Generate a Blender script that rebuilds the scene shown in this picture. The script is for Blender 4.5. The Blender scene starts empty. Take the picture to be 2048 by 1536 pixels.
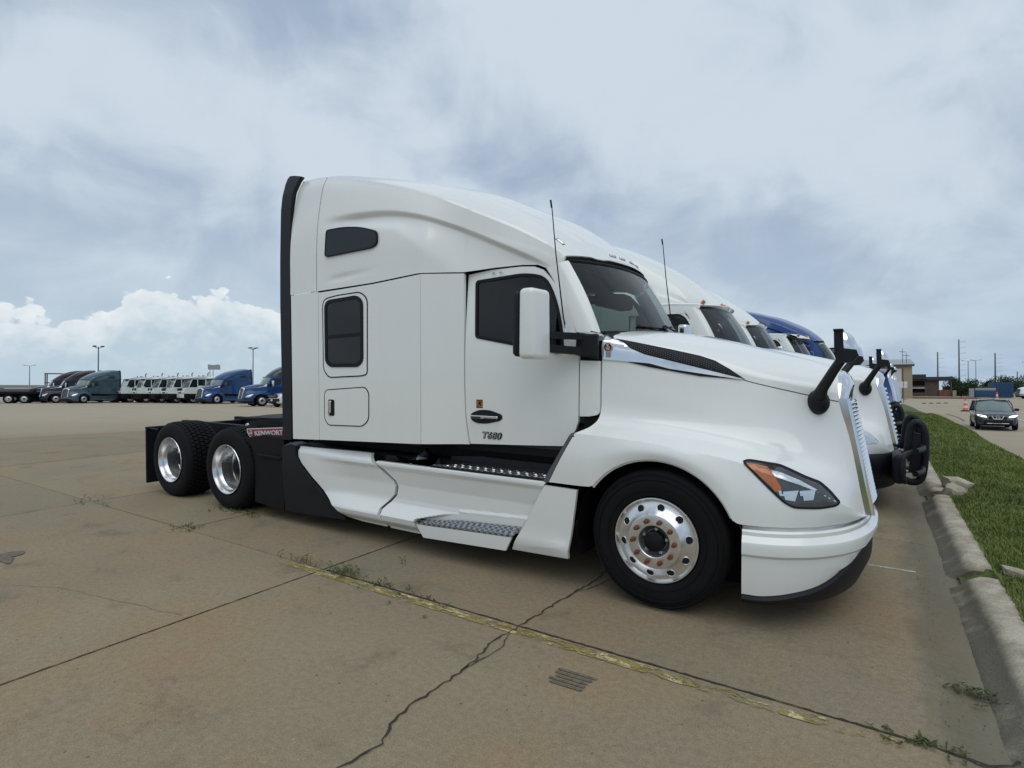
import bpy, bmesh, math, random
import numpy as np
from mathutils import Vector, Matrix, Quaternion
from mathutils.bvhtree import BVHTree
from mathutils import noise as mnoise
random.seed(7); np.random.seed(7)
PI = math.pi
SC = bpy.context.scene
COL = SC.collection

# ------------------------------------------------------------------ camera
cam_d = bpy.data.cameras.new('camera'); cam = bpy.data.objects.new('camera', cam_d)
COL.objects.link(cam); SC.camera = cam
cam_d.sensor_width = 36.0; cam_d.lens = 1127.0 / 2048.0 * 36.0
cam_d.clip_start = 0.1; cam_d.clip_end = 6000
_X = Vector((-720 - 1024, 741 - 768, 1127.0)).normalized() * -1          # axes of the lot seen from the camera
_a = -(1127.0 ** 2 + (741 - 768) * (743 - 768)) / (-720 - 1024)
_Y = Vector((_a, 743 - 768, 1127.0)).normalized()
_Z = _X.cross(_Y)
if _Z.y > 0: _Z = -_Z
R_ = Matrix((_X, _Y, _Z))                                               # camera (right, down, forward) -> lot
rt = R_ @ Vector((1, 0, 0)); dn = R_ @ Vector((0, 1, 0)); fw = R_ @ Vector((0, 0, 1))
cm = Matrix((rt, -dn, -fw)).transposed().to_4x4(); cm.translation = Vector((0, 0, 1.69))
cam.matrix_world = cm
UP = Vector((-0.0202, 0.0298, 0.99935)).normalized()                     # true up (the lot itself falls to the kerb)
LEVEL = Vector((0, 0, 1)).rotation_difference(UP)

# ------------------------------------------------------------------ sky
w = bpy.data.worlds.new('World'); SC.world = w; w.use_nodes = True
nt = w.node_tree; nt.nodes.clear()
def N(t, **k):
    n = nt.nodes.new(t)
    for a, b in k.items(): setattr(n, a, b)
    return n
def L(a, b): nt.links.new(a, b)
def M(op, a, b=None, c=None, clamp=False):
    n = N('ShaderNodeMath', operation=op); n.use_clamp = clamp
    for i, v in enumerate((a, b, c)):
        if v is None: continue
        if isinstance(v, (int, float)): n.inputs[i].default_value = v
        else: L(v, n.inputs[i])
    return n.outputs[0]
def VM(op, a, b=None, out=0):
    n = N('ShaderNodeVectorMath', operation=op)
    for i, v in enumerate((a, b)):
        if v is None: continue
        if isinstance(v, (tuple, list, Vector)): n.inputs[i].default_value = tuple(v)
        elif isinstance(v, (int, float)): n.inputs[3].default_value = v
        else: L(v, n.inputs[i])
    return n.outputs[out]
def MIX(f, a, b, bt='MIX'):
    n = N('ShaderNodeMix', data_type='RGBA', blend_type=bt)
    if isinstance(f, (int, float)): n.inputs[0].default_value = f
    else: L(f, n.inputs[0])
    for i, v in ((6, a), (7, b)):
        if isinstance(v, (tuple, list)): n.inputs[i].default_value = (*v, 1)
        else: L(v, n.inputs[i])
    return n.outputs[2]
def SS(v, lo, hi, to0=0.0, to1=1.0):
    n = N('ShaderNodeMapRange', interpolation_type='SMOOTHSTEP')
    L(v, n.inputs[0]); n.inputs[1].default_value = lo; n.inputs[2].default_value = hi
    n.inputs[3].default_value = to0; n.inputs[4].default_value = to1
    return n.outputs[0]
def NOISE(vec, scale, detail=5, rough=0.55, dist=0.0, out=0):
    n = N('ShaderNodeTexNoise'); L(vec, n.inputs['Vector'])
    n.inputs['Scale'].default_value = scale; n.inputs['Detail'].default_value = detail
    n.inputs['Roughness'].default_value = rough; n.inputs['Distortion'].default_value = dist
    return n.outputs[out]
SUN_EL, SUN_AZ = math.radians(62), math.radians(-48)      # azimuth measured from +X towards +Y
tc = N('ShaderNodeTexCoord'); D = tc.outputs['Generated']
el = VM('DOT_PRODUCT', D, UP, out=1)
sky = N('ShaderNodeTexSky', sky_type='NISHITA'); sky.sun_disc = False
sky.sun_elevation = SUN_EL; sky.sun_rotation = math.radians(90) - SUN_AZ
sky.altitude = 200; sky.dust_density = 2.5
elc = M('MAXIMUM', el, 0.01)
flat = VM('SUBTRACT', D, VM('SCALE', tuple(UP), None)) if False else D
cmb = N('ShaderNodeSeparateXYZ'); L(D, cmb.inputs[0])
hx, hy = cmb.outputs[0], cmb.outputs[1]
inv = M('DIVIDE', 1.0, M('ADD', M('MAXIMUM', el, 0.0), 0.16))
cc = N('ShaderNodeCombineXYZ'); L(M('MULTIPLY', hx, inv), cc.inputs[0]); L(M('MULTIPLY', hy, inv), cc.inputs[1])
P = cc.outputs[0]
n1 = NOISE(VM('ADD', VM('ADD', VM('SCALE', P, 0.55), VM('MULTIPLY', D, (1.1, 1.1, 1.6))), (3.1, 1.7, 0)), 0.95, 7, 0.52, 0.5)
n2 = NOISE(VM('ADD', VM('ADD', VM('SCALE', P, 0.35), VM('MULTIPLY', D, (1.6, 1.6, 2.2))), (9.1, 4.7, 2)), 2.3, 8, 0.55, 0.6)
n3 = NOISE(VM('ADD', P, (1.1, 8.7, 5)), 0.33, 4, 0.5, 0.2)
lump = M('ADD', M('MULTIPLY', n1, 0.6), M('ADD', M('MULTIPLY', n2, 0.38), M('MULTIPLY', n3, 0.22)))
thick = SS(lump, 0.51, 0.72)
blue = MIX(0.62, VM('SCALE', sky.outputs[0], 0.085), (0.40, 0.52, 0.70))
cloud = MIX(thick, (0.355, 0.445, 0.585), (0.63, 0.715, 0.80))
cov = SS(M('ADD', n3, M('MULTIPLY', n1, 0.5)), 0.42, 0.62)
deck = MIX(M('ADD', M('MULTIPLY', cov, 0.32), 0.62), blue, cloud)
# lighter veil near the horizon
azd = VM('DOT_PRODUCT', D, (math.cos(math.radians(150)), math.sin(math.radians(150)), 0), out=1)   # 1 towards the left of the lot
veil = M('MULTIPLY', SS(el, 0.40, 0.03), SS(azd, 0.1, 0.98, 0.12, 0.62))
deck = MIX(veil, deck, (0.57, 0.69, 0.775))
lowblue = M('MULTIPLY', SS(el, 0.26, 0.02), SS(azd, 0.7, 0.05, 0.0, 0.85))
deck = MIX(lowblue, deck, (0.335, 0.475, 0.62))
# cumulus bank low in the left
az = M('ARCTAN2', hy, hx)
cv = N('ShaderNodeCombineXYZ'); L(M('MULTIPLY', az, 1.0), cv.inputs[0]); L(M('MULTIPLY', el, 1.35), cv.inputs[1])
CP = cv.outputs[0]
w1 = NOISE(CP, 3.6, 2, 0.5)
vor = N('ShaderNodeTexVoronoi', feature='SMOOTH_F1'); vor.inputs['Scale'].default_value = 26
vor.inputs['Smoothness'].default_value = 0.35
L(VM('ADD', CP, VM('SCALE', NOISE(CP, 16, 4, 0.55, 0, 1), 0.055)), vor.inputs['Vector'])
vor2 = N('ShaderNodeTexVoronoi', feature='SMOOTH_F1'); vor2.inputs['Scale'].default_value = 60
vor2.inputs['Smoothness'].default_value = 0.4; L(VM('ADD', CP, VM('SCALE', NOISE(CP, 40, 4, 0.6, 0, 1), 0.03)), vor2.inputs['Vector'])
fine = NOISE(CP, 30, 8, 0.6, 0.2)
ramp = N('ShaderNodeValToRGB'); L(M('MULTIPLY', M('SUBTRACT', az, 2.0), 1.0 / 1.2), ramp.inputs[0])   # az 2.0 .. 3.2 rad
cr = ramp.color_ramp; cr.interpolation = 'B_SPLINE'
for pos, v in ((0.0, 0.25), (0.30, 0.35), (0.38, 0.60), (0.44, 0.80), (0.475, 0.86), (0.51, 0.92), (0.56, 0.93), (0.62, 0.92), (0.645, 0.60), (0.69, 0.62), (0.72, 0.66), (0.80, 0.58), (0.88, 0.62), (1.0, 0.5)):
    e = cr.elements.new(pos) if pos not in (0.0, 1.0) else cr.elements[0 if pos == 0.0 else -1]
    e.position = pos; e.color = (v, v, v, 1)
hgt = M('MULTIPLY', M('MULTIPLY', ramp.outputs[0], 0.178), M('ADD', 0.70, M('MULTIPLY', w1, 0.6)))
puff = M('ADD', M('MULTIPLY', M('SUBTRACT', 0.45, vor.outputs['Distance']), 0.036), M('MULTIPLY', M('SUBTRACT', 0.45, vor2.outputs['Distance']), 0.018))
top = M('SUBTRACT', M('ADD', hgt, M('ADD', puff, M('MULTIPLY', M('SUBTRACT', fine, 0.5), 0.016))), el)
cmask = SS(top, 0.0, 0.006)
wtop = M('SUBTRACT', 1.0, SS(top, 0.0, 0.075))
shade = M('ADD', M('MULTIPLY', wtop, 0.62), M('ADD', M('MULTIPLY', M('SUBTRACT', 0.62, vor.outputs['Distance']), 0.30), M('MULTIPLY', M('SUBTRACT', fine, 0.5), 1.1)), clamp=True)
ccol = MIX(shade, (0.50, 0.62, 0.71), (0.90, 0.93, 0.94))
low = SS(el, 0.075, 0.0)
ccol = MIX(M('MULTIPLY', low, 0.8), ccol, (0.475, 0.60, 0.70))
deck = MIX(M('MULTIPLY', cmask, M('MULTIPLY', SS(az, 2.28, 2.42), 0.94)), deck, ccol)
# below the level: the ground of the distance
deck = MIX(SS(el, -0.01, -0.06), deck, (0.17, 0.165, 0.145))
bg = N('ShaderNodeBackground'); L(deck, bg.inputs[0]); bg.inputs[1].default_value = 1.0
out = N('ShaderNodeOutputWorld'); L(bg.outputs[0], out.inputs[0])

sd = bpy.data.lights.new('sun', 'SUN'); sd.energy = 1.05; sd.angle = math.radians(60); sd.color = (1.0, 0.97, 0.92)
so = bpy.data.objects.new('sun', sd); COL.objects.link(so); so.location = (0, 0, 60)
sdir = Vector((math.cos(SUN_AZ) * math.cos(SUN_EL), math.sin(SUN_AZ) * math.cos(SUN_EL), math.sin(SUN_EL)))
so.rotation_mode = 'QUATERNION'; so.rotation_quaternion = sdir.to_track_quat('Z', 'Y')
vs = SC.view_settings; vs.view_transform = 'Standard'; vs.look = 'None'; vs.gamma = 1; vs.exposure = 0
vs.use_curve_mapping = False
SC.cycles.max_bounces = 8

# ------------------------------------------------------------------ materials
def new_mat(name):
    global nt
    m = bpy.data.materials.new(name); m.use_nodes = True; nt = m.node_tree
    return m, nt.nodes['Principled BSDF']
def setp(b, col=None, rough=None, metal=None, coat=None, spec=None, trans=None, ior=None, em=None, ems=None, alpha=None):
    if col is not None: b.inputs['Base Color'].default_value = (*col, 1)
    if rough is not None: b.inputs['Roughness'].default_value = rough
    if metal is not None: b.inputs['Metallic'].default_value = metal
    if coat is not None: b.inputs['Coat Weight'].default_value = coat; b.inputs['Coat Roughness'].default_value = 0.04
    if spec is not None: b.inputs['Specular IOR Level'].default_value = spec
    if trans is not None: b.inputs['Transmission Weight'].default_value = trans
    if ior is not None: b.inputs['IOR'].default_value = ior
    if em is not None: b.inputs['Emission Color'].default_value = (*em, 1); b.inputs['Emission Strength'].default_value = ems
    if alpha is not None: b.inputs['Alpha'].default_value = alpha
def simple(name, col, rough=0.5, metal=0.0, coat=None, spec=None, vary=0.12, vs_=9.0, bump=0.0, bs=120, **k):
    m, b = new_mat(name); setp(b, col, rough, metal, coat, spec, **k)
    t = N('ShaderNodeTexCoord'); o = t.outputs['Object']
    if vary:
        n = NOISE(o, vs_, 6, 0.6)
        f = SS(n, 0.25, 0.75)
        c = MIX(f, tuple(x * (1 - vary) for x in col), tuple(min(1, x * (1 + vary * 0.6)) for x in col))
        L(c, b.inputs['Base Color'])
        L(M('ADD', rough - 0.03, M('MULTIPLY', f, 0.07)), b.inputs['Roughness'])
    if bump:
        bn = N('ShaderNodeBump'); bn.inputs['Strength'].default_value = bump; bn.inputs['Distance'].default_value = 0.002
        L(NOISE(o, bs, 3, 0.6), bn.inputs['Height']); L(bn.outputs[0], b.inputs['Normal'])
    return m
def paint(name, col, dirt=0.5):
    m, b = new_mat(name); setp(b, col, 0.34, 0.0, 0.75 if col[0] > .2 else 0.35)
    t = N('ShaderNodeTexCoord'); o = t.outputs['Object']
    s = N('ShaderNodeSeparateXYZ'); L(o, s.inputs[0])
    lowz = SS(s.outputs[2], 1.0, 0.15, 0.0, 0.16 * dirt)
    streak = VM('MULTIPLY', o, (2.2, 2.2, 0.35))
    f = SS(NOISE(streak, 3.5, 7, 0.62), 0.42, 0.72, 0.0, 0.035 * dirt)
    c = MIX(M('ADD', f, lowz, clamp=True), col, (0.32, 0.30, 0.24))
    L(c, b.inputs['Base Color'])
    L(M('ADD', 0.13, M('MULTIPLY', NOISE(o, 5, 4), 0.12)), b.inputs['Roughness'])
    bn = N('ShaderNodeBump'); bn.inputs['Strength'].default_value = 0.12; bn.inputs['Distance'].default_value = 0.004
    L(NOISE(o, 2.6, 2, 0.4), bn.inputs['Height']); L(bn.outputs[0], b.inputs['Normal'])
    return m
MT = {}
MT['white'] = paint('white_paint', (0.85, 0.86, 0.82), 0.7)
MT['white2'] = paint('cooler_white_paint', (0.84, 0.86, 0.81), 1.0)
MT['cream'] = paint('yard_white_paint', (0.76, 0.80, 0.76), 1.0)
MT['blue'] = paint('blue_paint', (0.002, 0.042, 0.145), 0.02)
MT['royal'] = paint('royal_blue_paint', (0.003, 0.050, 0.20), 0.05)
MT['teal'] = paint('grey_teal_paint', (0.040, 0.080, 0.105), 0.4)
MT['maroon'] = paint('dark_maroon_paint', (0.014, 0.006, 0.010), 0.3)
MT['charcoal_paint'] = paint('charcoal_car_paint', (0.022, 0.032, 0.040), 0.4)
MT['silver_paint'] = paint('silver_car_paint', (0.30, 0.31, 0.31), 0.5)
MT['black'] = simple('black_moulded_plastic', (0.009, 0.010, 0.014), 0.48, spec=0.3, vary=0.3, bump=0.25, bs=400)
MT['trim'] = simple('black_rubber_trim', (0.005, 0.006, 0.008), 0.55, spec=0.3, vary=0.3)
MT['frame'] = simple('black_chassis_paint', (0.004, 0.004, 0.005), 0.6, spec=0.25, vary=0.4)
MT['grey'] = simple('grey_plastic', (0.10, 0.11, 0.12), 0.5, vary=0.2)
MT['tyre'] = simple('tyre_rubber', (0.0065, 0.0065, 0.0085), 0.75, spec=0.22, vary=0.35, vs_=14, bump=0.3, bs=200)
MT['chrome'] = simple('chrome', (0.80, 0.80, 0.81), 0.07, 1.0, vary=0.08, vs_=3)
MT['alu'] = simple('polished_aluminium', (0.80, 0.80, 0.80), 0.24, 0.9, vary=0.12, vs_=12)
MT['alu2'] = simple('worn_aluminium', (0.60, 0.61, 0.61), 0.35, 0.85, vary=0.25, vs_=18)
MT['steel'] = simple('galvanised_steel', (0.30, 0.33, 0.35), 0.5, 0.6, vary=0.2)
MT['rust'] = simple('rusty_nut_cap', (0.17, 0.055, 0.030), 0.6, vary=0.5, vs_=60)
MT['amber'] = simple('amber_lens', (0.50, 0.13, 0.02), 0.15, vary=0.15, vs_=30, coat=1.0)
MT['lens'] = simple('clear_lens', (0.05, 0.055, 0.06), 0.06, vary=0.1, coat=1.0)
MT['lampsilver'] = simple('lamp_reflector', (0.75, 0.77, 0.78), 0.18, 0.8, vary=0.1)
MT['red'] = simple('dark_red_sign_paint', (0.26, 0.018, 0.028), 0.4, vary=0.15)
MT['badge_red'] = simple('dark_red_enamel', (0.17, 0.012, 0.03), 0.25, vary=0.05)
MT['signwhite'] = simple('white_lettering', (0.66, 0.66, 0.64), 0.45, vary=0.06)
MT['orange'] = simple('orange_sticker', (0.42, 0.17, 0.03), 0.45, vary=0.2, vs_=60)
MT['yellow'] = simple('yellow_plastic', (0.6, 0.45, 0.03), 0.45)
MT['tan'] = simple('tan_metal_cladding', (0.42, 0.36, 0.24), 0.6, vary=0.12)
MT['doorwhite'] = simple('white_roller_door', (0.58, 0.58, 0.56), 0.55, vary=0.1)
MT['roofmetal'] = simple('grey_metal_roof', (0.32, 0.33, 0.32), 0.5, vary=0.15)
MT['darkroof'] = simple('dark_roof_fascia', (0.045, 0.052, 0.065), 0.6)
MT['brick'] = simple('brown_brick_wall', (0.13, 0.095, 0.075), 0.85, vary=0.3, vs_=3)
MT['brick2'] = simple('reddish_brick', (0.22, 0.10, 0.07), 0.85, vary=0.3, vs_=2)
MT['seat'] = simple('dark_seat_fabric', (0.028, 0.028, 0.030), 0.9)
MT['interior'] = simple('grey_cab_trim', (0.085, 0.085, 0.082), 0.8)
MT['cone'] = simple('orange_traffic_plastic', (0.75, 0.16, 0.06), 0.5)
MT['polegrey'] = simple('weathered_pole', (0.11, 0.14, 0.16), 0.7)
MT['palepole'] = simple('pale_galvanised_pole', (0.26, 0.31, 0.34), 0.6)
MT['container'] = simple('blue_container_paint', (0.02, 0.07, 0.16), 0.6, vary=0.25)
MT['greenfence'] = simple('green_windscreen_fabric', (0.035, 0.075, 0.055), 0.8)
MT['shadow'] = simple('dark_opening', (0.008, 0.008, 0.009), 0.9)
MT['lampon'] = simple('lit_headlight', (0.8, 0.8, 0.8), 0.2, vary=0, em=(1.0, 0.98, 0.95), ems=2.2)
def glassmat(name, tint, refl_rough=0.02, see=0.7):
    m, b = new_mat(name)
    tr = N('ShaderNodeBsdfTransparent'); tr.inputs[0].default_value = (*tint, 1)
    gl = N('ShaderNodeBsdfGlossy'); gl.inputs['Roughness'].default_value = refl_rough
    fr = N('ShaderNodeFresnel'); fr.inputs[0].default_value = 1.5
    mx = N('ShaderNodeMixShader'); L(M('ADD', M('MULTIPLY', fr.outputs[0], 0.9), 0.01, clamp=True), mx.inputs[0])
    L(tr.outputs[0], mx.inputs[1]); L(gl.outputs[0], mx.inputs[2])
    o = nt.nodes['Material Output']; L(mx.outputs[0], o.inputs[0]); nt.nodes.remove(b)
    return m
MT['windscreen'] = glassmat('windscreen_glass', (0.62, 0.72, 0.68))
MT['sideglass'] = glassmat('tinted_side_glass', (0.26, 0.31, 0.31))
MT['clearlens'] = glassmat('clear_headlight_lens', (0.80, 0.84, 0.86))
MT['darkglass'] = simple('dark_tinted_glass', (0.016, 0.021, 0.026), 0.08, vary=0.0, spec=0.35)
MT['farglass'] = simple('pale_greenish_glass', (0.16, 0.21, 0.20), 0.08, vary=0.35, vs_=1.3, coat=1.0)

def concrete(name, slab=True):
    m, b = new_mat(name); b.inputs['Roughness'].default_value = 0.85
    b.inputs['Specular IOR Level'].default_value = 0.25
    g = N('ShaderNodeNewGeometry'); p = g.outputs['Position']
    big = NOISE(VM('ADD', p, (2.3, 7.7, 0)), 0.22, 6, 0.6, 0.6)
    mid = NOISE(VM('ADD', p, (5.3, 1.7, 0)), 0.9, 7, 0.65, 0.4)
    fin = NOISE(p, 26, 6, 0.7); grit = NOISE(p, 130, 2, 0.6)
    c = MIX(SS(big, 0.32, 0.68), (0.240, 0.203, 0.136), (0.298, 0.240, 0.154))
    c = MIX(SS(mid, 0.42, 0.68, 0, 0.7), c, (0.300, 0.210, 0.118))          # rusty brown patches
    c = MIX(SS(NOISE(VM('ADD', p, (31, 7, 0)), 0.6, 6, 0.6), 0.52, 0.74, 0, 0.45), c, (0.205, 0.190, 0.142))
    c = MIX(SS(NOISE(VM('ADD', p, (11, 3, 0)), 1.7, 8, 0.7, 0.3), 0.52, 0.74, 0, 0.6), c, (0.118, 0.104, 0.080))  # oil and dirt
    c = MIX(SS(NOISE(VM('ADD', p, (1, 23, 0)), 2.3, 8, 0.65, 0.8), 0.60, 0.74, 0, 0.28), c, (0.30, 0.175, 0.095))
    c = MIX(1.0, c, MIX(SS(fin, 0.3, 0.7), (0.86, 0.86, 0.86), (1.10, 1.10, 1.10)), 'MULTIPLY')
    c = MIX(1.0, c, MIX(SS(grit, 0.32, 0.68), (0.84, 0.84, 0.84), (1.14, 1.14, 1.14)), 'MULTIPLY')
    sp = N('ShaderNodeTexVoronoi'); L(p, sp.inputs['Vector']); sp.inputs['Scale'].default_value = 22
    spk = M('MULTIPLY', SS(sp.outputs['Distance'], 0.13, 0.07), SS(NOISE(p, 1.1, 3), 0.50, 0.72))
    c = MIX(M('MULTIPLY', spk, 0.6), c, (0.42, 0.40, 0.33))                 # pale worn aggregate
    sp2 = N('ShaderNodeTexVoronoi'); L(p, sp2.inputs['Vector']); sp2.inputs['Scale'].default_value = 7
    c = MIX(M('MULTIPLY', SS(sp2.outputs['Distance'], 0.07, 0.04), 0.6), c, (0.07, 0.065, 0.055))
    if slab:                                                                # dirt washed down along the kerb
        gx_ = N('ShaderNodeSeparateXYZ'); L(p, gx_.inputs[0])
        wob = M('ADD', gx_.outputs[0], M('MULTIPLY', M('SUBTRACT', NOISE(VM('MULTIPLY', p, (1.5, 0.8, 1)), 1.6, 7, 0.7), 0.5), 0.55))
        c = MIX(M('MULTIPLY', SS(wob, 0.16, 0.34), 0.62), c, (0.125, 0.116, 0.082))
        c = MIX(M('MULTIPLY', SS(wob, 0.40, 0.54), 0.5), c, (0.215, 0.196, 0.148))
    oi = N('ShaderNodeObjectInfo')
    c = MIX(1.0, c, MIX(oi.outputs['Random'], (0.91, 0.915, 0.93), (1.06, 1.05, 1.03)), 'MULTIPLY')
    if not slab:                                                            # the far lot: brightness of the grazing view put into the colour, plus streaks
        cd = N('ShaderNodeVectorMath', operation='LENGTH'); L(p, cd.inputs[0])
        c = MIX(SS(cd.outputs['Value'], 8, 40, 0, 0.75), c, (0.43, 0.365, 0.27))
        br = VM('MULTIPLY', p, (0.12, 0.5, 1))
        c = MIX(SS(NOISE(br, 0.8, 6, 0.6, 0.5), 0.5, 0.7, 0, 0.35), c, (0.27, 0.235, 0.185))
    L(c, b.inputs['Base Color'])
    bn = N('ShaderNodeBump'); bn.inputs['Strength'].default_value = 0.35; bn.inputs['Distance'].default_value = 0.005
    L(M('ADD', M('MULTIPLY', grit, 0.5), fin), bn.inputs['Height']); L(bn.outputs[0], b.inputs['Normal'])
    return m
MT['slab'] = concrete('stained_concrete_slab')
MT['farlot'] = concrete('concrete_paler_afar', False)
def kerbmat():
    m, b = new_mat('pale_kerb_concrete'); b.inputs['Roughness'].default_value = 0.9
    g = N('ShaderNodeNewGeometry'); p = g.outputs['Position']
    s = N('ShaderNodeSeparateXYZ'); L(p, s.inputs[0])
    c = MIX(SS(NOISE(p, 5, 8, 0.65), 0.35, 0.65), (0.33, 0.285, 0.205), (0.52, 0.465, 0.365))
    c = MIX(M('MULTIPLY', SS(s.outputs[2], 0.112, 0.06), SS(NOISE(p, 3, 6), 0.15, 0.5)), c, (0.135, 0.122, 0.090))
    c = MIX(1.0, c, MIX(SS(NOISE(p, 90, 3), 0.3, 0.7), (0.8, 0.8, 0.8), (1.15, 1.15, 1.15)), 'MULTIPLY')
    L(c, b.inputs['Base Color'])
    bn = N('ShaderNodeBump'); bn.inputs['Strength'].default_value = 0.7; bn.inputs['Distance'].default_value = 0.01
    L(NOISE(p, 30, 6, 0.7), bn.inputs['Height']); L(bn.outputs[0], b.inputs['Normal'])
    return m
MT['kerb'] = kerbmat()
def guttermat():
    m, b = new_mat('damp_gutter_concrete'); b.inputs['Roughness'].default_value = 0.8
    g = N('ShaderNodeNewGeometry'); p = g.outputs['Position']
    st = VM('MULTIPLY', p, (3.0, 1.0, 1))
    c = MIX(SS(NOISE(st, 1.3, 8, 0.7, 0.5), 0.35, 0.65), (0.095, 0.092, 0.072), (0.19, 0.175, 0.135))
    c = MIX(SS(NOISE(VM('ADD', st, (4, 4, 0)), 2.0, 8, 0.7), 0.55, 0.72, 0, 0.5), c, (0.07, 0.075, 0.055))
    c = MIX(1.0, c, MIX(SS(NOISE(p, 70, 4), 0.3, 0.7), (0.7, 0.7, 0.7), (1.2, 1.2, 1.2)), 'MULTIPLY')
    L(c, b.inputs['Base Color'])
    bn = N('ShaderNodeBump'); bn.inputs['Strength'].default_value = 0.6; bn.inputs['Distance'].default_value = 0.006
    L(NOISE(p, 60, 6, 0.7), bn.inputs['Height']); L(bn.outputs[0], b.inputs['Normal'])
    return m
MT['gutter'] = guttermat()
def grassmat(name, c1, c2, c3):
    m, b = new_mat(name); b.inputs['Roughness'].default_value = 0.75; b.inputs['Specular IOR Level'].default_value = 0.2
    g = N('ShaderNodeNewGeometry'); p = g.outputs['Position']
    c = MIX(SS(NOISE(p, 1.1, 6, 0.6), 0.35, 0.65), c1, c2)
    c = MIX(SS(NOISE(VM('ADD', p, (5, 5, 5)), 14, 5, 0.7), 0.45, 0.7, 0, 0.6), c, c3)
    c = MIX(1.0, c, MIX(SS(NOISE(p, 60, 3, 0.7), 0.3, 0.7), (0.55, 0.55, 0.55), (1.35, 1.35, 1.35)), 'MULTIPLY')
    L(c, b.inputs['Base Color'])
    return m
MT['grass'] = grassmat('green_grass', (0.130, 0.180, 0.044), (0.215, 0.270, 0.072), (0.30, 0.29, 0.12))
MT['soil'] = grassmat('grassy_soil', (0.075, 0.095, 0.030), (0.120, 0.140, 0.042), (0.11, 0.11, 0.055))
MT['leaf'] = grassmat('dark_tree_leaves', (0.020, 0.040, 0.018), (0.035, 0.060, 0.024), (0.05, 0.075, 0.03))
MT['weed'] = grassmat('weed_green', (0.045, 0.075, 0.02), (0.08, 0.11, 0.03), (0.14, 0.13, 0.06))
MT['trunk'] = simple('bark', (0.06, 0.05, 0.04), 0.9)
def linemat(name, a, bcol, hole):
    m, b = new_mat(name); b.inputs['Roughness'].default_value = 0.8
    g = N('ShaderNodeNewGeometry'); p = g.outputs['Position']
    c = MIX(SS(NOISE(VM('MULTIPLY', p, (1, 2.4, 1)), 7, 6, 0.7, 0.4), 0.52, 0.60), a, bcol)
    c = MIX(1.0, c, MIX(SS(NOISE(p, 60, 4), 0.3, 0.7), (0.7, 0.7, 0.7), (1.15, 1.15, 1.15)), 'MULTIPLY')
    L(c, b.inputs['Base Color'])
    s = N('ShaderNodeSeparateXYZ'); L(p, s.inputs[0])
    wear = M('ADD', NOISE(VM('MULTIPLY', p, (1.2, 3.2, 1)), 5.5, 8, 0.75, 0.6), SS(s.outputs[0], -1.9, 0.1, 0.0, 0.09))
    L(SS(wear, hole, hole + 0.03, 1, 0), b.inputs['Alpha'])
    return m
MT['yline'] = linemat('worn_yellow_paint', (0.29, 0.225, 0.075), (0.58, 0.50, 0.29), 0.525)
MT['wline'] = linemat('worn_white_paint', (0.40, 0.39, 0.33), (0.5, 0.5, 0.45), 0.62)
MT['wline2'] = simple('white_road_paint', (0.6, 0.6, 0.58), 0.7)
MT['crack'] = simple('dark_crack', (0.040, 0.035, 0.028), 1.0)
MT['stain'] = simple('tyre_mark', (0.150, 0.128, 0.096), 0.85, vary=0.4, vs_=30)
def plate():
    m, b = new_mat('diamond_plate'); setp(b, (0.32, 0.33, 0.34), 0.42, 0.85)
    t = N('ShaderNodeTexCoord'); o = t.outputs['Object']
    ch = N('ShaderNodeTexChecker'); L(o, ch.inputs[0]); ch.inputs['Scale'].default_value = 34
    L(MIX(ch.outputs[1], (0.16, 0.17, 0.18), (0.42, 0.43, 0.44)), b.inputs['Base Color'])
    return m
MT['plate'] = plate()
def windowview():
    m, b = new_mat('sleeper_window_glass'); setp(b, (0.014, 0.013, 0.012), 0.04, spec=0.4)
    return m
MT['sleeperglass'] = windowview()

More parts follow.
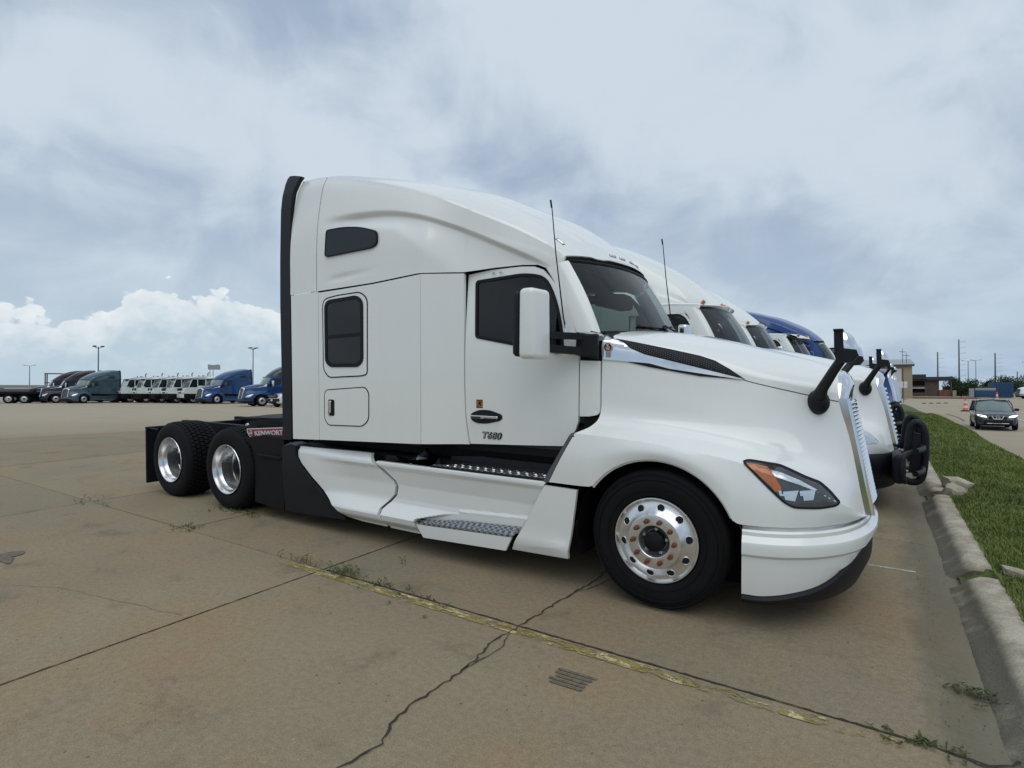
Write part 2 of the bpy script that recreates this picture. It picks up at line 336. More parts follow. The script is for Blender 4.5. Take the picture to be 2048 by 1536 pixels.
# ------------------------------------------------------------------ mesh tools
def catmull(pts, n):
    """n points evenly in parameter along a spline through pts (array rows)"""
    P_ = np.array(pts, float); k = len(P_)
    t = np.linspace(0, k - 1, n); out = []
    for s in t:
        i = min(int(s), k - 2); u = s - i
        p0 = P_[max(i - 1, 0)] if i > 0 else 2 * P_[0] - P_[1]
        p1, p2 = P_[i], P_[i + 1]
        p3 = P_[i + 2] if i + 2 < k else 2 * P_[-1] - P_[-2]
        out.append(0.5 * ((2 * p1) + (p2 - p0) * u + (2 * p0 - 5 * p1 + 4 * p2 - p3) * u * u + (3 * p1 - p0 - 3 * p2 + p3) * u ** 3))
    return np.array(out)
def lerp_curve(xs, ys):
    return lambda x: float(np.interp(x, xs, ys))
class MB:
    def __init__(s): s.v = []; s.f = []; s.m = []; s.cur = 0
    def mat(s, i): s.cur = i; return s
    def add(s, vs, fs):
        o = len(s.v); s.v += [tuple(float(c) for c in v) for v in vs]
        for f in fs: s.f.append(tuple(i + o for i in f)); s.m.append(s.cur)
        return s
    def box(s, x0, x1, y0, y1, z0, z1, bev=0.0):
        x0, x1 = min(x0, x1), max(x0, x1); y0, y1 = min(y0, y1), max(y0, y1); z0, z1 = min(z0, z1), max(z0, z1)
        if bev <= 0:
            v = [(x, y, z) for z in (z0, z1) for y in (y0, y1) for x in (x0, x1)]
            return s.add(v, [(0, 2, 3, 1), (4, 5, 7, 6), (0, 1, 5, 4), (2, 6, 7, 3), (0, 4, 6, 2), (1, 3, 7, 5)])
        bm = bmesh.new(); bmesh.ops.create_cube(bm, size=1)
        for v in bm.verts: v.co = Vector(((x0 + x1) / 2 + v.co.x * (x1 - x0), (y0 + y1) / 2 + v.co.y * (y1 - y0), (z0 + z1) / 2 + v.co.z * (z1 - z0)))
        bmesh.ops.bevel(bm, geom=bm.edges[:], offset=min(bev, 0.49 * min(x1 - x0, y1 - y0, z1 - z0)), segments=3 if bev > 0.012 else 1, affect='EDGES', profile=0.5)
        s.bm(bm); return s
    def bm(s, bm, M_=None):
        bm.verts.ensure_lookup_table()
        for i, v in enumerate(bm.verts): v.index = i
        s.add([(M_ @ v.co if M_ else v.co) for v in bm.verts], [[v.index for v in f.verts] for f in bm.faces]); bm.free(); return s
    def ring(s, pts_list, closed=True, cap=True):
        """list of rings of equal length"""
        n = len(pts_list[0]); vs = [p for r in pts_list for p in r]; fs = []
        for i in range(len(pts_list) - 1):
            for j in range(n if closed else n - 1):
                a = i * n + j; b = i * n + (j + 1) % n
                fs.append((a, b, b + n, a + n))
        if cap:
            fs.append(tuple(range(n))[::-1]); fs.append(tuple(range((len(pts_list) - 1) * n, len(pts_list) * n)))
        return s.add(vs, fs)
    def cyl(s, c0, c1, r0, r1=None, n=16, cap=True):
        r1 = r0 if r1 is None else r1
        c0, c1 = Vector(c0), Vector(c1); d = (c1 - c0).normalized()
        a = d.orthogonal().normalized(); b = d.cross(a)
        rg = [[c + (a * math.cos(t) + b * math.sin(t)) * r for t in [2 * PI * i / n for i in range(n)]] for c, r in ((c0, r0), (c1, r1))]
        return s.ring(rg, cap=cap)
    def tube(s, pts, r, n=8, cap=True):
        pts = [Vector(p) for p in pts]; rr = r if isinstance(r, (list, tuple)) else [r] * len(pts); rg = []; a = None
        for i, p in enumerate(pts):
            d = (pts[min(i + 1, len(pts) - 1)] - pts[max(i - 1, 0)]).normalized()
            a = d.orthogonal().normalized() if a is None else (a - d * a.dot(d)).normalized()
            b = d.cross(a)
            rg.append([p + (a * math.cos(t) + b * math.sin(t)) * rr[i] for t in [2 * PI * k / n for k in range(n)]])
        return s.ring(rg, cap=cap)
    def lathe_y(s, prof, cx=0, cz=0, n=48, sgn=1, cap=False):
        """prof: (radius, y) ; axis along y"""
        rg = [[(cx + r * math.cos(t), sgn * y, cz + r * math.sin(t)) for t in [2 * PI * k / n for k in range(n)]] for r, y in prof]
        return s.ring(rg, cap=cap)
    def lathe_z(s, prof, cx=0, cy=0, n=24, cap=True):
        rg = [[(cx + r * math.cos(t), cy + r * math.sin(t), z) for t in [2 * PI * k / n for k in range(n)]] for r, z in prof]
        return s.ring(rg, cap=cap)
    def grid(s, rows, flip=False):
        n = len(rows[0]); vs = [p for r in rows for p in r]; fs = []
        for i in range(len(rows) - 1):
            for j in range(n - 1):
                a = i * n + j; q = (a, a + 1, a + n + 1, a + n)
                fs.append(q[::-1] if flip else q)
        return s.add(vs, fs)
    def prism(s, poly, y0, y1):
        """poly in (x,z), extruded along y"""
        n = len(poly)
        v = [(x, y0, z) for x, z in poly] + [(x, y1, z) for x, z in poly]
        f = [tuple(range(n)), tuple(range(2 * n - 1, n - 1, -1))] + [(i, i + n, (i + 1) % n + n, (i + 1) % n) for i in range(n)]
        return s.add(v, f)
    def prism_x(s, poly, x0, x1):
        n = len(poly)
        v = [(x0, y, z) for y, z in poly] + [(x1, y, z) for y, z in poly]
        f = [tuple(range(n))[::-1], tuple(range(n, 2 * n))] + [(i, (i + 1) % n, (i + 1) % n + n, i + n) for i in range(n)]
        return s.add(v, f)
    def mirror(s):
        o = MB(); o.v = [(x, -y, z) for x, y, z in s.v]; o.f = [f[::-1] for f in s.f]; o.m = list(s.m); return o
    def merge(s, o):
        k = len(s.v); s.v += o.v; s.f += [tuple(i + k for i in f) for f in o.f]; s.m += o.m; return s
    def moved(s, dx=0, dy=0, dz=0, rz=0, sc=1.0):
        o = MB(); c, q = math.cos(rz), math.sin(rz)
        o.v = [((x * c - y * q) * sc + dx, (x * q + y * c) * sc + dy, z * sc + dz) for x, y, z in s.v]; o.f = list(s.f); o.m = list(s.m); return o
    def bvh(s): return BVHTree.FromPolygons([Vector(v) for v in s.v], s.f)
    def mesh(s, name, nm=1, angle=32, recalc=True):
        me = bpy.data.meshes.new(name); me.from_pydata(s.v, [], s.f)
        for i in range(nm): me.materials.append(None)
        if nm > 1: me.polygons.foreach_set('material_index', s.m)
        bm = bmesh.new(); bm.from_mesh(me)
        bmesh.ops.remove_doubles(bm, verts=bm.verts, dist=0.0004)
        if recalc: bmesh.ops.recalc_face_normals(bm, faces=bm.faces)
        bm.to_mesh(me); bm.free()
        me.polygons.foreach_set('use_smooth', [True] * len(me.polygons))
        me.set_sharp_from_angle(angle=math.radians(angle)); me.update()
        return me
def put(me, name, mats, parent=None, M_=None, **props):
    o = bpy.data.objects.new(name, me); COL.objects.link(o)
    if not isinstance(mats, (list, tuple)): mats = [mats]
    for i, m in enumerate(mats):
        o.material_slots[i].link = 'OBJECT'; o.material_slots[i].material = MT[m] if isinstance(m, str) else m
    if parent: o.parent = parent
    if M_ is not None: o.matrix_local = M_
    for k, v in props.items(): o[k] = v
    return o
CACHE = {}
def part(key, fn, name, mats, parent, angle=32, M_=None, **props):
    """one mesh per key, shared by every thing that has the part"""
    if not isinstance(mats, (list, tuple)): mats = [mats]
    if key is None: me = fn().mesh(name, len(mats), angle)
    else:
        if key not in CACHE: CACHE[key] = fn().mesh(name, len(mats), angle)
        me = CACHE[key]
    return put(me, name, mats, parent, M_, **props)
def thing(name, label, cat, loc=(0, 0, 0), rz=0.0, group=None, level=False, kind=None):
    o = bpy.data.objects.new(name, None); COL.objects.link(o); o.empty_display_size = 0.3
    q = Quaternion((0, 0, 1), rz)
    if level: q = LEVEL @ q
    o.rotation_mode = 'QUATERNION'; o.rotation_quaternion = q; o.location = loc
    o['label'] = label; o['category'] = cat
    if group: o['group'] = group
    if kind: o['kind'] = kind
    return o
def tag(o, label, cat, group=None, kind=None):
    o['label'] = label; o['category'] = cat
    if group: o['group'] = group
    if kind: o['kind'] = kind
    return o
def panel(outer, holes, W, sgn=1, thick=0.02, res=0.10):
    """skin piece given by its outline in (x,z) on the surface y = -sgn*W(x,z), with a return lip"""
    bm = bmesh.new(); edges = []
    for loop in [outer] + list(holes):
        vs_l = [bm.verts.new((p[0], 0, p[1])) for p in loop]
        for i in range(len(vs_l)): edges.append(bm.edges.new((vs_l[i], vs_l[(i + 1) % len(vs_l)])))
    bmesh.ops.triangle_fill(bm, use_beauty=True, use_dissolve=False, edges=edges, normal=(0, -1, 0))
    xs = [p[0] for p in outer]; zs = [p[1] for p in outer]
    for k, (lo, hi) in ((0, (min(xs), max(xs))), (2, (min(zs), max(zs)))):
        q = res * math.floor(lo / res) + res
        while q < hi - 1e-4:
            no = (1, 0, 0) if k == 0 else (0, 0, 1); co = (q, 0, 0) if k == 0 else (0, 0, q)
            bmesh.ops.bisect_plane(bm, geom=bm.verts[:] + bm.edges[:] + bm.faces[:], plane_co=co, plane_no=no, dist=1e-4)
            q += res
    for v in bm.verts: v.co.y = -W(v.co.x, v.co.z)
    be = [e for e in bm.edges if len(e.link_faces) == 1]
    r = bmesh.ops.extrude_edge_only(bm, edges=be)
    for v in [g for g in r['geom'] if isinstance(g, bmesh.types.BMVert)]: v.co.y += thick
    bmesh.ops.recalc_face_normals(bm, faces=bm.faces)
    s = MB(); s.bm(bm)
    return s if sgn > 0 else s.mirror()
def rrect(x0, x1, z0, z1, r, n=5, slant=None):
    pts = []
    for cx, cz, a in ((x1 - r, z1 - r, 0), (x0 + r, z1 - r, 90), (x0 + r, z0 + r, 180), (x1 - r, z0 + r, 270)):
        for i in range(n + 1):
            t = math.radians(a + 90 * i / n); pts.append((cx + r * math.cos(t), cz + r * math.sin(t)))
    return pts
def roundpoly(pts, r, n=4):
    out = []; k = len(pts)
    for i in range(k):
        p = Vector(pts[i]); a = Vector(pts[i - 1]) - p; b = Vector(pts[(i + 1) % k]) - p
        rr = min(r[i] if isinstance(r, (list, tuple)) else r, a.length * 0.45, b.length * 0.45)
        s0 = p + a.normalized() * rr; s1 = p + b.normalized() * rr
        for j in range(n + 1):
            t = j / n; q = s0 * (1 - t) ** 2 + p * 2 * t * (1 - t) + s1 * t * t
            out.append((q.x, q.y))
    return out
def inset(poly, d):
    """offset a closed polygon inwards"""
    A = sum(poly[i][0] * poly[(i + 1) % len(poly)][1] - poly[(i + 1) % len(poly)][0] * poly[i][1] for i in range(len(poly)))
    sg = 1 if A > 0 else -1; out = []; k = len(poly)
    for i in range(k):
        p = Vector(poly[i]); a = (p - Vector(poly[i - 1])); b = (Vector(poly[(i + 1) % k]) - p)
        a = a.normalized() if a.length > 1e-7 else b.normalized(); b = b.normalized() if b.length > 1e-7 else a
        n_ = Vector((-(a.y + b.y), a.x + b.x)); n_ = n_.normalized() if n_.length > 1e-6 else Vector((-a.y, a.x))
        c = max(0.5, n_.dot(Vector((-a.y, a.x))))
        q = p + n_ * (sg * d / c); out.append((q.x, q.y))
    return out
def text_mb(txt, size, ext=0.004, bold=0.0, shear=0.0, sx=1.0):
    cu = bpy.data.curves.new('lettering', 'FONT'); cu.body = txt; cu.size = size; cu.extrude = ext; cu.offset = bold; cu.shear = shear
    cu.align_x = 'CENTER'; cu.align_y = 'CENTER'; cu.resolution_u = 3
    o = bpy.data.objects.new('lettering', cu); COL.objects.link(o)
    dg = bpy.context.evaluated_depsgraph_get(); me = o.evaluated_get(dg).to_mesh()
    s = MB(); s.add([(v.co.x * sx, v.co.y, v.co.z) for v in me.vertices], [tuple(p.vertices) for p in me.polygons])
    o.evaluated_get(dg).to_mesh_clear(); bpy.data.objects.remove(o); bpy.data.curves.remove(cu)
    return s
def wall_text(txt, size, x, y, z, ext=0.004, bold=0.0, shear=0.0, sx=1.0):
    """lettering standing on a side that faces -y"""
    t = text_mb(txt, size, ext, bold, shear, sx); o = MB()
    o.v = [(x + a, y - c, z + b) for a, b, c in t.v]; o.f = list(t.f); o.m = list(t.m); return o
# ================================================================== the tractor units (x forward, front axle at x=0, shown side at -y)
def Wsl(x, z): return 1.22 - 0.0 * z
def Wcorner(x, z): return float(np.interp(x, (-2.2, -2.15, -1.79), (1.22, 1.215, 1.078)))
def Wcab(x, z): return float(np.interp(x, (-1.8, -1.2, -0.5), (1.075, 1.06, 1.02))) - 0.085 * max(0, z - 1.85) ** 1.3 - 0.03 * max(0, 1.25 - z)
def Wskirt(x, z):
    a = float(np.interp(z, (0.10, 0.20, 0.26, 0.315, 0.425, 0.47, 0.60, 0.74, 0.775, 0.805, 0.835, 0.875), (1.13, 1.17, 1.236, 1.250, 1.145, 1.137, 1.135, 1.165, 1.19, 1.19, 1.165, 1.11)))
    if x > -2.25:
        zl = float(np.interp(x, (-2.25, -1.80, -0.9), (0.33, 0.445, 0.49)))
        if x > -1.80: a = float(np.interp(z, (0.10, 0.20, zl - .02, zl, zl + .02, 0.60, 0.74, 0.775, 0.805, 0.835, 0.875), (1.13, 1.15, 1.15, 1.152, 1.137, 1.135, 1.165, 1.19, 1.19, 1.165, 1.11)))
        else:
            q = max(0, min(1, (zl - z) / .02)); a = a * (1 - q) + min(a, 1.15) * q
    if x < -2.95:                                     # the ledge runs out towards the back
        f = max(0, min(1, (x + 3.75) / 0.55)); b = float(np.interp(z, (0.10, 0.3, 0.82, 0.875), (1.16, 1.19, 1.19, 1.15)))
        a = b + (a - b) * f
    return a
RX = (-4.06, -3.6, -2.8, -2.19, -1.8, -1.3, -1.0, -0.86)
rz0 = lerp_curve((-4.06, -3.6, -2.8, -2.22, -1.8, -1.5, -1.24, -1.09, -0.97, -0.86), (2.512, 2.522, 2.542, 2.578, 2.57, 2.587, 2.59, 2.577, 2.528, 2.585))
rw0 = lerp_curve((-4.06, -2.2, -2.15, -1.8, -1.3, -1.0, -0.86), (1.22, 1.22, 1.215, 1.085, 1.045, 1.005, 0.965))
def sm(xs, ys):
    c = catmull(list(zip(xs, ys)), 200); return lambda x: float(np.interp(x, c[:, 0], c[:, 1]))
rzs = sm(RX, (3.76, 3.72, 3.53, 3.32, 3.14, 2.90, 2.73, 2.635))
rws = sm(RX, (1.09, 1.115, 1.12, 1.10, 1.055, 1.01, 0.98, 0.95))
rzt = sm(RX, (3.87, 3.86, 3.71, 3.55, 3.41, 3.125, 2.86, 2.67))
rbow = lerp_curve((-4.06, -2.2, -1.6, -1.0, -0.86), (0, 0.0, 0.06, 0.18, 0.22))
rzc = sm((-4.06, -3.45, -2.75, -2.3, -1.9, -1.5, -1.12, -0.86), (3.22, 3.245, 3.215, 3.13, 2.99, 2.81, 2.63, 2.5))
def groove(x, z):
    d = rzc(x) - z                                    # >0 below the line
    if d < -0.02: return 0
    fade = max(0, min(1, (x + 3.55) / 0.5)) * max(0, min(1, (-0.95 - x) / 0.25))
    rec = 0.13 + max(0, x + 2.5) * 0.45
    up = max(0, min(1, (d + 0.02) / 0.055)); up = up * up * (3 - 2 * up)
    dn = max(0, min(1, (d - 0.045) / rec)); dn = dn * dn * (3 - 2 * dn)
    return 0.040 * fade * up * (1 - dn)
def roof_section(x):
    z0, w0, zs, ws, zt, bw = rz0(x), rw0(x), rzs(x), rws(x), rzt(x), rbow(x)
    zs = max(zs, z0 + 0.035); zt = max(zt, zs + 0.02)
    side = catmull([(w0, z0), (w0 - 0.004, z0 + (zs - z0) * 0.45), (ws + (w0 - ws) * 0.45, zs - min(0.16, (zs - z0) * 0.3)), (ws, zs)], 64)
    topc = catmull([(ws, zs), (ws * 0.82, zs + (zt - zs) * 0.52), (ws * 0.5, zs + (zt - zs) * 0.86), (0, zt)], 14)[1:]
    row = []
    for y, z in side:
        dz = groove(x, z) + 0.012 * math.exp(-((z - 2.62 - 0.07 * (x + 3.4)) / 0.025) ** 2) * (1 if -3.5 < x < -2.7 else 0) * max(0, min(1, (x + 3.5) / 0.2)) * max(0, min(1, (-2.7 - x) / 0.5))
        row.append((x, y - dz, z))
    for y, z in topc:                                 # shallow channel in the crown
        row.append((x, y, z - 0.02 * math.exp(-((y - 0.60 * ws) / 0.05) ** 2) * max(0, min(1, (x + 3.3) / 0.6))))
    return [(a + bw * (1 - min(1, y / max(w0, .01)) ** 2), -y, z) for a, y, z in row]
def roof_mb(xa, xb, n):
    s = MB(); xs = np.linspace(xa, xb, n)
    if xb > -2: xs = sorted(set(list(xs) + [-2.2, -2.15, -1.8, -1.24, -1.09, -0.97]))
    rows = [roof_section(x) for x in xs]
    full = [r + [(p[0], -p[1], p[2]) for p in r[::-1][1:]] for r in rows]
    for k, dx in ((0, 0.0), (-1, 0.0)):               # folded ends
        e = [(p[0] + dx, p[1] * 0.975, 2.4 + (p[2] - 2.4) * 0.975) for p in full[k]]
        if k == 0: full = [e] + full
        else: full = full + [e]
    s.grid(full)
    return s
# ---- hood: nine lengthwise guide curves (x, half width, z)
HC = [
 [(-.25, 0, 2.045), (.05, 0, 2.00), (.35, 0, 1.925), (.6, 0, 1.855), (.85, 0, 1.785), (1.0, 0, 1.735), (1.075, 0, 1.69)],
 [(-.33, .5, 2.03), (.02, .48, 1.98), (.33, .42, 1.91), (.58, .36, 1.84), (.84, .3, 1.77), (.99, .26, 1.722), (1.07, .24, 1.68)],
 [(-.45, .86, 1.99), (-.03, .81, 1.92), (.3, .72, 1.84), (.56, .63, 1.765), (.82, .52, 1.695), (.98, .455, 1.655), (1.065, .42, 1.62)],
 [(-.5, .985, 1.935), (-.05, .93, 1.845), (.3, .845, 1.76), (.55, .76, 1.685), (.8, .64, 1.62), (.97, .55, 1.58), (1.07, .49, 1.545)],
 [(-.5, 1.0, 1.783), (-.06, .955, 1.718), (.28, .88, 1.666), (.55, .79, 1.612), (.8, .67, 1.547), (.98, .565, 1.50), (1.085, .495, 1.475)],
 [(-.5, 1.01, 1.56), (-.06, .975, 1.51), (.28, .91, 1.46), (.56, .83, 1.41), (.82, .72, 1.35), (1.01, .60, 1.29), (1.14, .50, 1.25)],
 [(-.5, 1.03, 1.36), (-.06, 1.0, 1.325), (.28, .955, 1.285), (.58, .895, 1.225), (.88, .79, 1.14), (1.08, .65, 1.06), (1.19, .505, .99)],
 [(-.53, 1.12, 1.275), (-.08, 1.125, 1.25), (.26, 1.10, 1.205), (.6, 1.035, 1.14), (.9, .92, 1.045), (1.11, .74, .94), (1.215, .505, .85)],
 [(-.64, 1.19, 1.215), (-.2, 1.205, 1.193), (.18, 1.205, 1.155), (.56, 1.155, 1.085), (.90, 1.02, .955), (1.12, .82, .82), (1.245, .505, .70)]]
HN = 46
HCURV = [catmull(c, HN) for c in HC]
def hood_rows(i):
    cs = [c[i] for c in HCURV]
    a = catmull(cs, 8 * 5 + 1)
    return [(p[0], -p[1], p[2]) for p in a]
def hood_mb(lo=0, hi=41):
    s = MB(); rows = []
    for i in range(HN):
        r = hood_rows(i)[lo:hi]
        rows.append(r)
    s.grid(rows)
    return s
SEAM = 20                                             # row index of the seam between top and side (guide curve 4)
def hood_top_mb():
    s = MB(); rows = []
    for i in range(HN):
        r = hood_rows(i)[0:SEAM + 1]
        r = r + [(r[-1][0], r[-1][1] + 0.02, r[-1][2] - 0.004)]
        rows.append([(p[0], -p[1], p[2]) for p in r[::-1][:-1]] + r)
    r0 = [(p[0], p[1], p[2] - 0.03) for p in rows[0]]
    return s.grid([r0] + rows)
ARC = [(-.86, 1.20, .818), (-.58, 1.215, .82)] + [(0.575 * math.cos(t) - 0.012, 1.22, 0.495 + 0.575 * math.sin(t)) for t in np.linspace(math.radians(145), math.radians(22), 22)] + \
      [(.56, 1.205, .694), (.7, 1.165, .69), (.85, 1.09, .688), (1.0, .965, .688), (1.12, .80, .69), (1.2, .66, .695), (1.255, .505, .70)]
def resample(pts, n):
    P_ = np.array(pts, float); d = np.r_[0, np.cumsum(np.linalg.norm(np.diff(P_, axis=0), axis=1))]
    t = np.linspace(0, d[-1], n); return np.stack([np.interp(t, d, P_[:, k]) for k in range(3)], 1)
def fender_side_rows():
    crest = np.array(HCURV[8]); n = 70
    bot = resample(ARC, n)
    cr = resample(crest, n)
    # match stations by x rather than by length so that the skin does not shear
    rows = []
    cx = crest[:, 0]
    for k in range(n):
        u = k / (n - 1); xb = bot[k]
        xt = xb[0] + (0.215 * max(0, 1 - u * 5.0)) if xb[0] < -0.5 else xb[0]
        xt = min(max(xt, crest[0][0]), crest[-1][0])
        top = (xt, float(np.interp(xt, cx, crest[:, 1])), float(np.interp(xt, cx, crest[:, 2])))
        rr = []
        for j in range(7):
            v = j / 6; p = [top[q] * (1 - v) + xb[q] * v for q in range(3)]
            p[1] += 0.018 * math.sin(PI * v) * (1 if xb[0] < .6 else 0.8)
            rr.append((p[0], -p[1], p[2]))
        rr.append((rr[-1][0], rr[-1][1] + 0.035, rr[-1][2] + 0.004))
        rows.append(rr)
    return rows
def hood_side_mb():
    s = hood_mb(SEAM, 41)
    f = MB(); f.grid(fender_side_rows()); s.merge(f)
    # rear edge folded in
    r = hood_rows(0)[SEAM:41]; s.grid([r, [(p[0] - 0.004, p[1] + 0.04, p[2]) for p in r]])
    return s
# ---- bumper
BT = [(.575, 1.205), (.7, 1.185), (.85, 1.12), (1.0, 1.0), (1.12, .84), (1.2, .66), (1.255, .45), (1.28, .22), (1.285, 0)]
BB = (.232, .235, .262, .305, .38, .47, .52, .53, .53)
def bumper_rows(zlist, full=True):
    """zlist(i,u) -> list of (offset outwards, z)"""
    c = catmull(BT, 33); nn = len(c); rows = []
    for i in range(nn):
        a = c[max(i - 1, 0)]; b = c[min(i + 1, nn - 1)]; t = Vector((b[0] - a[0], b[1] - a[1])).normalized(); no = Vector((-t.y, t.x))
        if no.x < 0 and i == nn - 1: no = Vector((1, 0))
        if no.dot(Vector((c[i][0] - 0.2, c[i][1]))) < 0: no = -no
        rows.append([(c[i][0] + no.x * o, -(c[i][1] + no.y * o), z) for o, z in zlist(i, i / (nn - 1))])
    return rows + [[(p[0], -p[1], p[2]) for p in r] for r in rows[::-1][1:]]
def bumper_mb():
    bz = catmull([(k, v) for k, v in enumerate(BB)], 33)[:, 1]
    def zl(i, u):
        zb = bz[i]; m = max(zb + 0.03, 0.46)
        lx = 0.575 + 0.03 * 0
        return [(-.12, .73), (-.07, .70), (-.05, .664), (-.015, .664), (-.004, .652), (-.004, .628), (.012, .612), (.034, .592), (.038, .575), (.034, max(.515, zb + .03)), (.018, max(.495, zb + .02)), (.014, m - 0.02), (.010, (zb + m) / 2 - .01), (-.006, zb + .01), (-.03, zb)]
    s = MB(); s.grid(bumper_rows(zl)); return s
def valance_mb():
    bz = catmull([(k, v) for k, v in enumerate(BB)], 33)[:, 1]
    def zl(i, u):
        zb = bz[i]; lo = 0.165 + 0.06 * u
        return [(-.05, zb + .02), (-.012, zb + .004), (.004 * u, zb - 0.02), (-.03 + .03 * u, (zb * .4 + lo * .6)), (-.06, lo), (-.12, lo)]
    s = MB(); s.grid(bumper_rows(zl)); return s
GX = lambda y, z: 1.072 + (1.62 - z) * 0.196 + 0.05 * (1 - min(1, abs(y) / .5) ** 2)
def grille_frame_mb():
    s = MB()
    # side strips and sill, then the crown
    for sg in (-1, 1):
        rows = []
        for z in np.linspace(1.50, 0.70, 12):
            xx = 1.072 + (1.62 - z) * 0.196; hw = 0.50
            rows.append([(xx - .02, sg * (hw + .004), z), (xx + .028, sg * (hw - .002), z), (xx + .048, sg * (hw - .03), z), (xx + .044, sg * (hw - .055), z), (xx + .01, sg * (hw - .065), z)])
        s.grid(rows)
    rows = []
    for y, zt in [(a, 1.50 + 0.20 * (1 - (abs(a) / .5) ** 2.6) ** .5 if abs(a) < .5 else 1.50) for a in np.linspace(-.5, .5, 25)]:
        b = 1 - (abs(y) / .5) ** 2.2
        rows.append([(1.055 + .01 * b, y * 1.0, zt + .0), (1.085 + .012 * b, y * .995, zt - .004), (1.115 + .02 * b, y * .96, zt - .05), (1.125 + .03 * b, y * .93, zt - .10), (1.105 + .03 * b, y * .90, zt - .115)])
    s.grid(rows)
    s.box(1.22, 1.275, -.46, .46, .70, .735, .01)
    return s
def grille_back_mb():
    s = MB(); rows = []
    for z in np.linspace(1.60, .72, 10): rows.append([(GX(y, z) - .07, y, z) for y in np.linspace(-.455, .455, 9)])
    return s.grid(rows)
def slat_mb():
    s = MB(); rows = []
    for y in np.linspace(-.435, .435, 15):
        x = 0.05 * (1 - (abs(y) / .5) ** 2)
        rows.append([(x - .045, y, .012), (x + .002, y, .011), (x + .008, y, .004), (x + .004, y, -.006), (x - .045, y, .002)])
    return s.grid(rows)
# ---- wheels
def tyre_mb(w=.29, r=.497, tread=True):
    s = MB(); h = w / 2
    prof = [(.305, -h + .03), (.31, -h + .005), (.345, -h - .008), (.40, -h - .012), (.445, -h - .004), (.475, -h + .012), (r - .006, -h + .03), (r, -h + .05)]
    g = []
    nr = 4 if w < .35 else 5
    for k in range(nr):
        c = -h + .05 + (w - .10) * (k + 1) / (nr + 1)
        g += [(r, c - .008), (r - .014, c - .006), (r - .014, c + .006), (r, c + .008)]
    prof = prof + g + [(a, -b) for a, b in prof[::-1]]
    s.lathe_y(prof, n=64)
    return s
def tread_mb(w=.43, r=.497):
    s = MB(); h = w / 2; nb = 54; rows_ = 6; pitch = (w - .05) / rows_
    for k in range(rows_):
        y0 = -h + .025 + k * pitch + .006; y1 = y0 + pitch - .012
        for i in range(nb):
            a = 2 * PI * (i + (0.5 if k % 2 else 0)) / nb; da = 2 * PI / nb * .40
            v = []
            for rr in (r - .012, r + .010):
                for (aa, yy) in ((a - da, y0), (a + da * .8, y0), (a + da, y1), (a - da * .8, y1)):
                    rq = rr - (.010 if (k == 0 and yy == y0) or (k == rows_ - 1 and yy == y1) else 0)
                    v.append((rq * math.cos(aa), yy, rq * math.sin(aa)))
            s.add(v, [(4, 5, 6, 7), (0, 4, 7, 3), (1, 2, 6, 5), (0, 1, 5, 4), (3, 7, 6, 2)])
    return s
def sidewall_rings():
    s = MB()
    for r in (.352, .430, .468): s.lathe_y([(r - .004, -.152), (r, -.160), (r + .004, -.152)], n=56)
    return s
def front_rim_mb():
    s = MB()
    s.lathe_y([(.262, .10), (.275, -.02), (.284, -.115), (.296, -.128), (.302, -.140), (.300, -.152), (.292, -.153), (.284, -.140), (.276, -.128), (.262, -.128), (.240, -.139), (.212, -.158), (.196, -.176), (.188, -.184), (.180, -.186), (.115, -.186), (.110, -.182), (.108, -.12)], n=64)
    return s
def hand_hole_mb():
    s = MB(); n = Vector((.42, -.91, 0)).normalized()
    s.cyl(Vector((.237, -.1425, 0)) - n * .004, Vector((.237, -.1425, 0)) + n * .0022, .026, .026, 18)
    return s
def hand_hole_lip():
    s = MB(); n = Vector((.42, -.91, 0)).normalized(); c = Vector((.237, -.1425, 0)); a = Vector((0, 0, 1)); b = n.cross(a)
    s.tube([c + n * .001 + (a * math.cos(t) + b * math.sin(t)) * .0275 for t in np.linspace(0, 2 * PI, 19)], .0028, 6, False)
    return s
def lug_mb():
    s = MB(); s.cyl((.148, -.182, 0), (.148, -.205, 0), .0185, .017, 8); s.cyl((.148, -.205, 0), (.148, -.228, 0), .0155, .0125, 8); return s
def small_lug_mb():
    s = MB(); s.cyl((.148, -.02, 0), (.148, -.045, 0), .016, .015, 6); return s
def hub_cap_mb():
    s = MB(); s.lathe_y([(.071, -.11), (.073, -.165), (.070, -.188), (.055, -.196), (.0, -.199)], n=28)
    for i in range(6):
        a = i * PI / 3 + .3; s.cyl((.058 * math.cos(a), -.19, .058 * math.sin(a)), (.058 * math.cos(a), -.202, .058 * math.sin(a)), .006, .006, 6)
    return s
def hub_bowl_mb():
    s = MB(); s.lathe_y([(.112, -.184), (.104, -.150), (.080, -.125), (.06, -.122)], n=32)
    for i in range(5):
        a = i * 2 * PI / 5 + .2; s.box(.085 * math.cos(a) - .01, .085 * math.cos(a) + .01, -.165, -.13, .085 * math.sin(a) - .01, .085 * math.sin(a) + .01, .003)
    return s
def drive_rim_mb():
    s = MB(); f = -.225
    s.lathe_y([(.28, f + .03), (.298, f + .006), (.302, f - .006), (.298, f - .012), (.290, f - .006), (.284, f + .012), (.276, f + .035), (.272, f + .06), (.256, f + .085), (.252, f + .22), (.243, f + .235), (.236, f + .30), (.20, f + .325), (.115, f + .33), (.11, f + .30)], n=64)
    return s
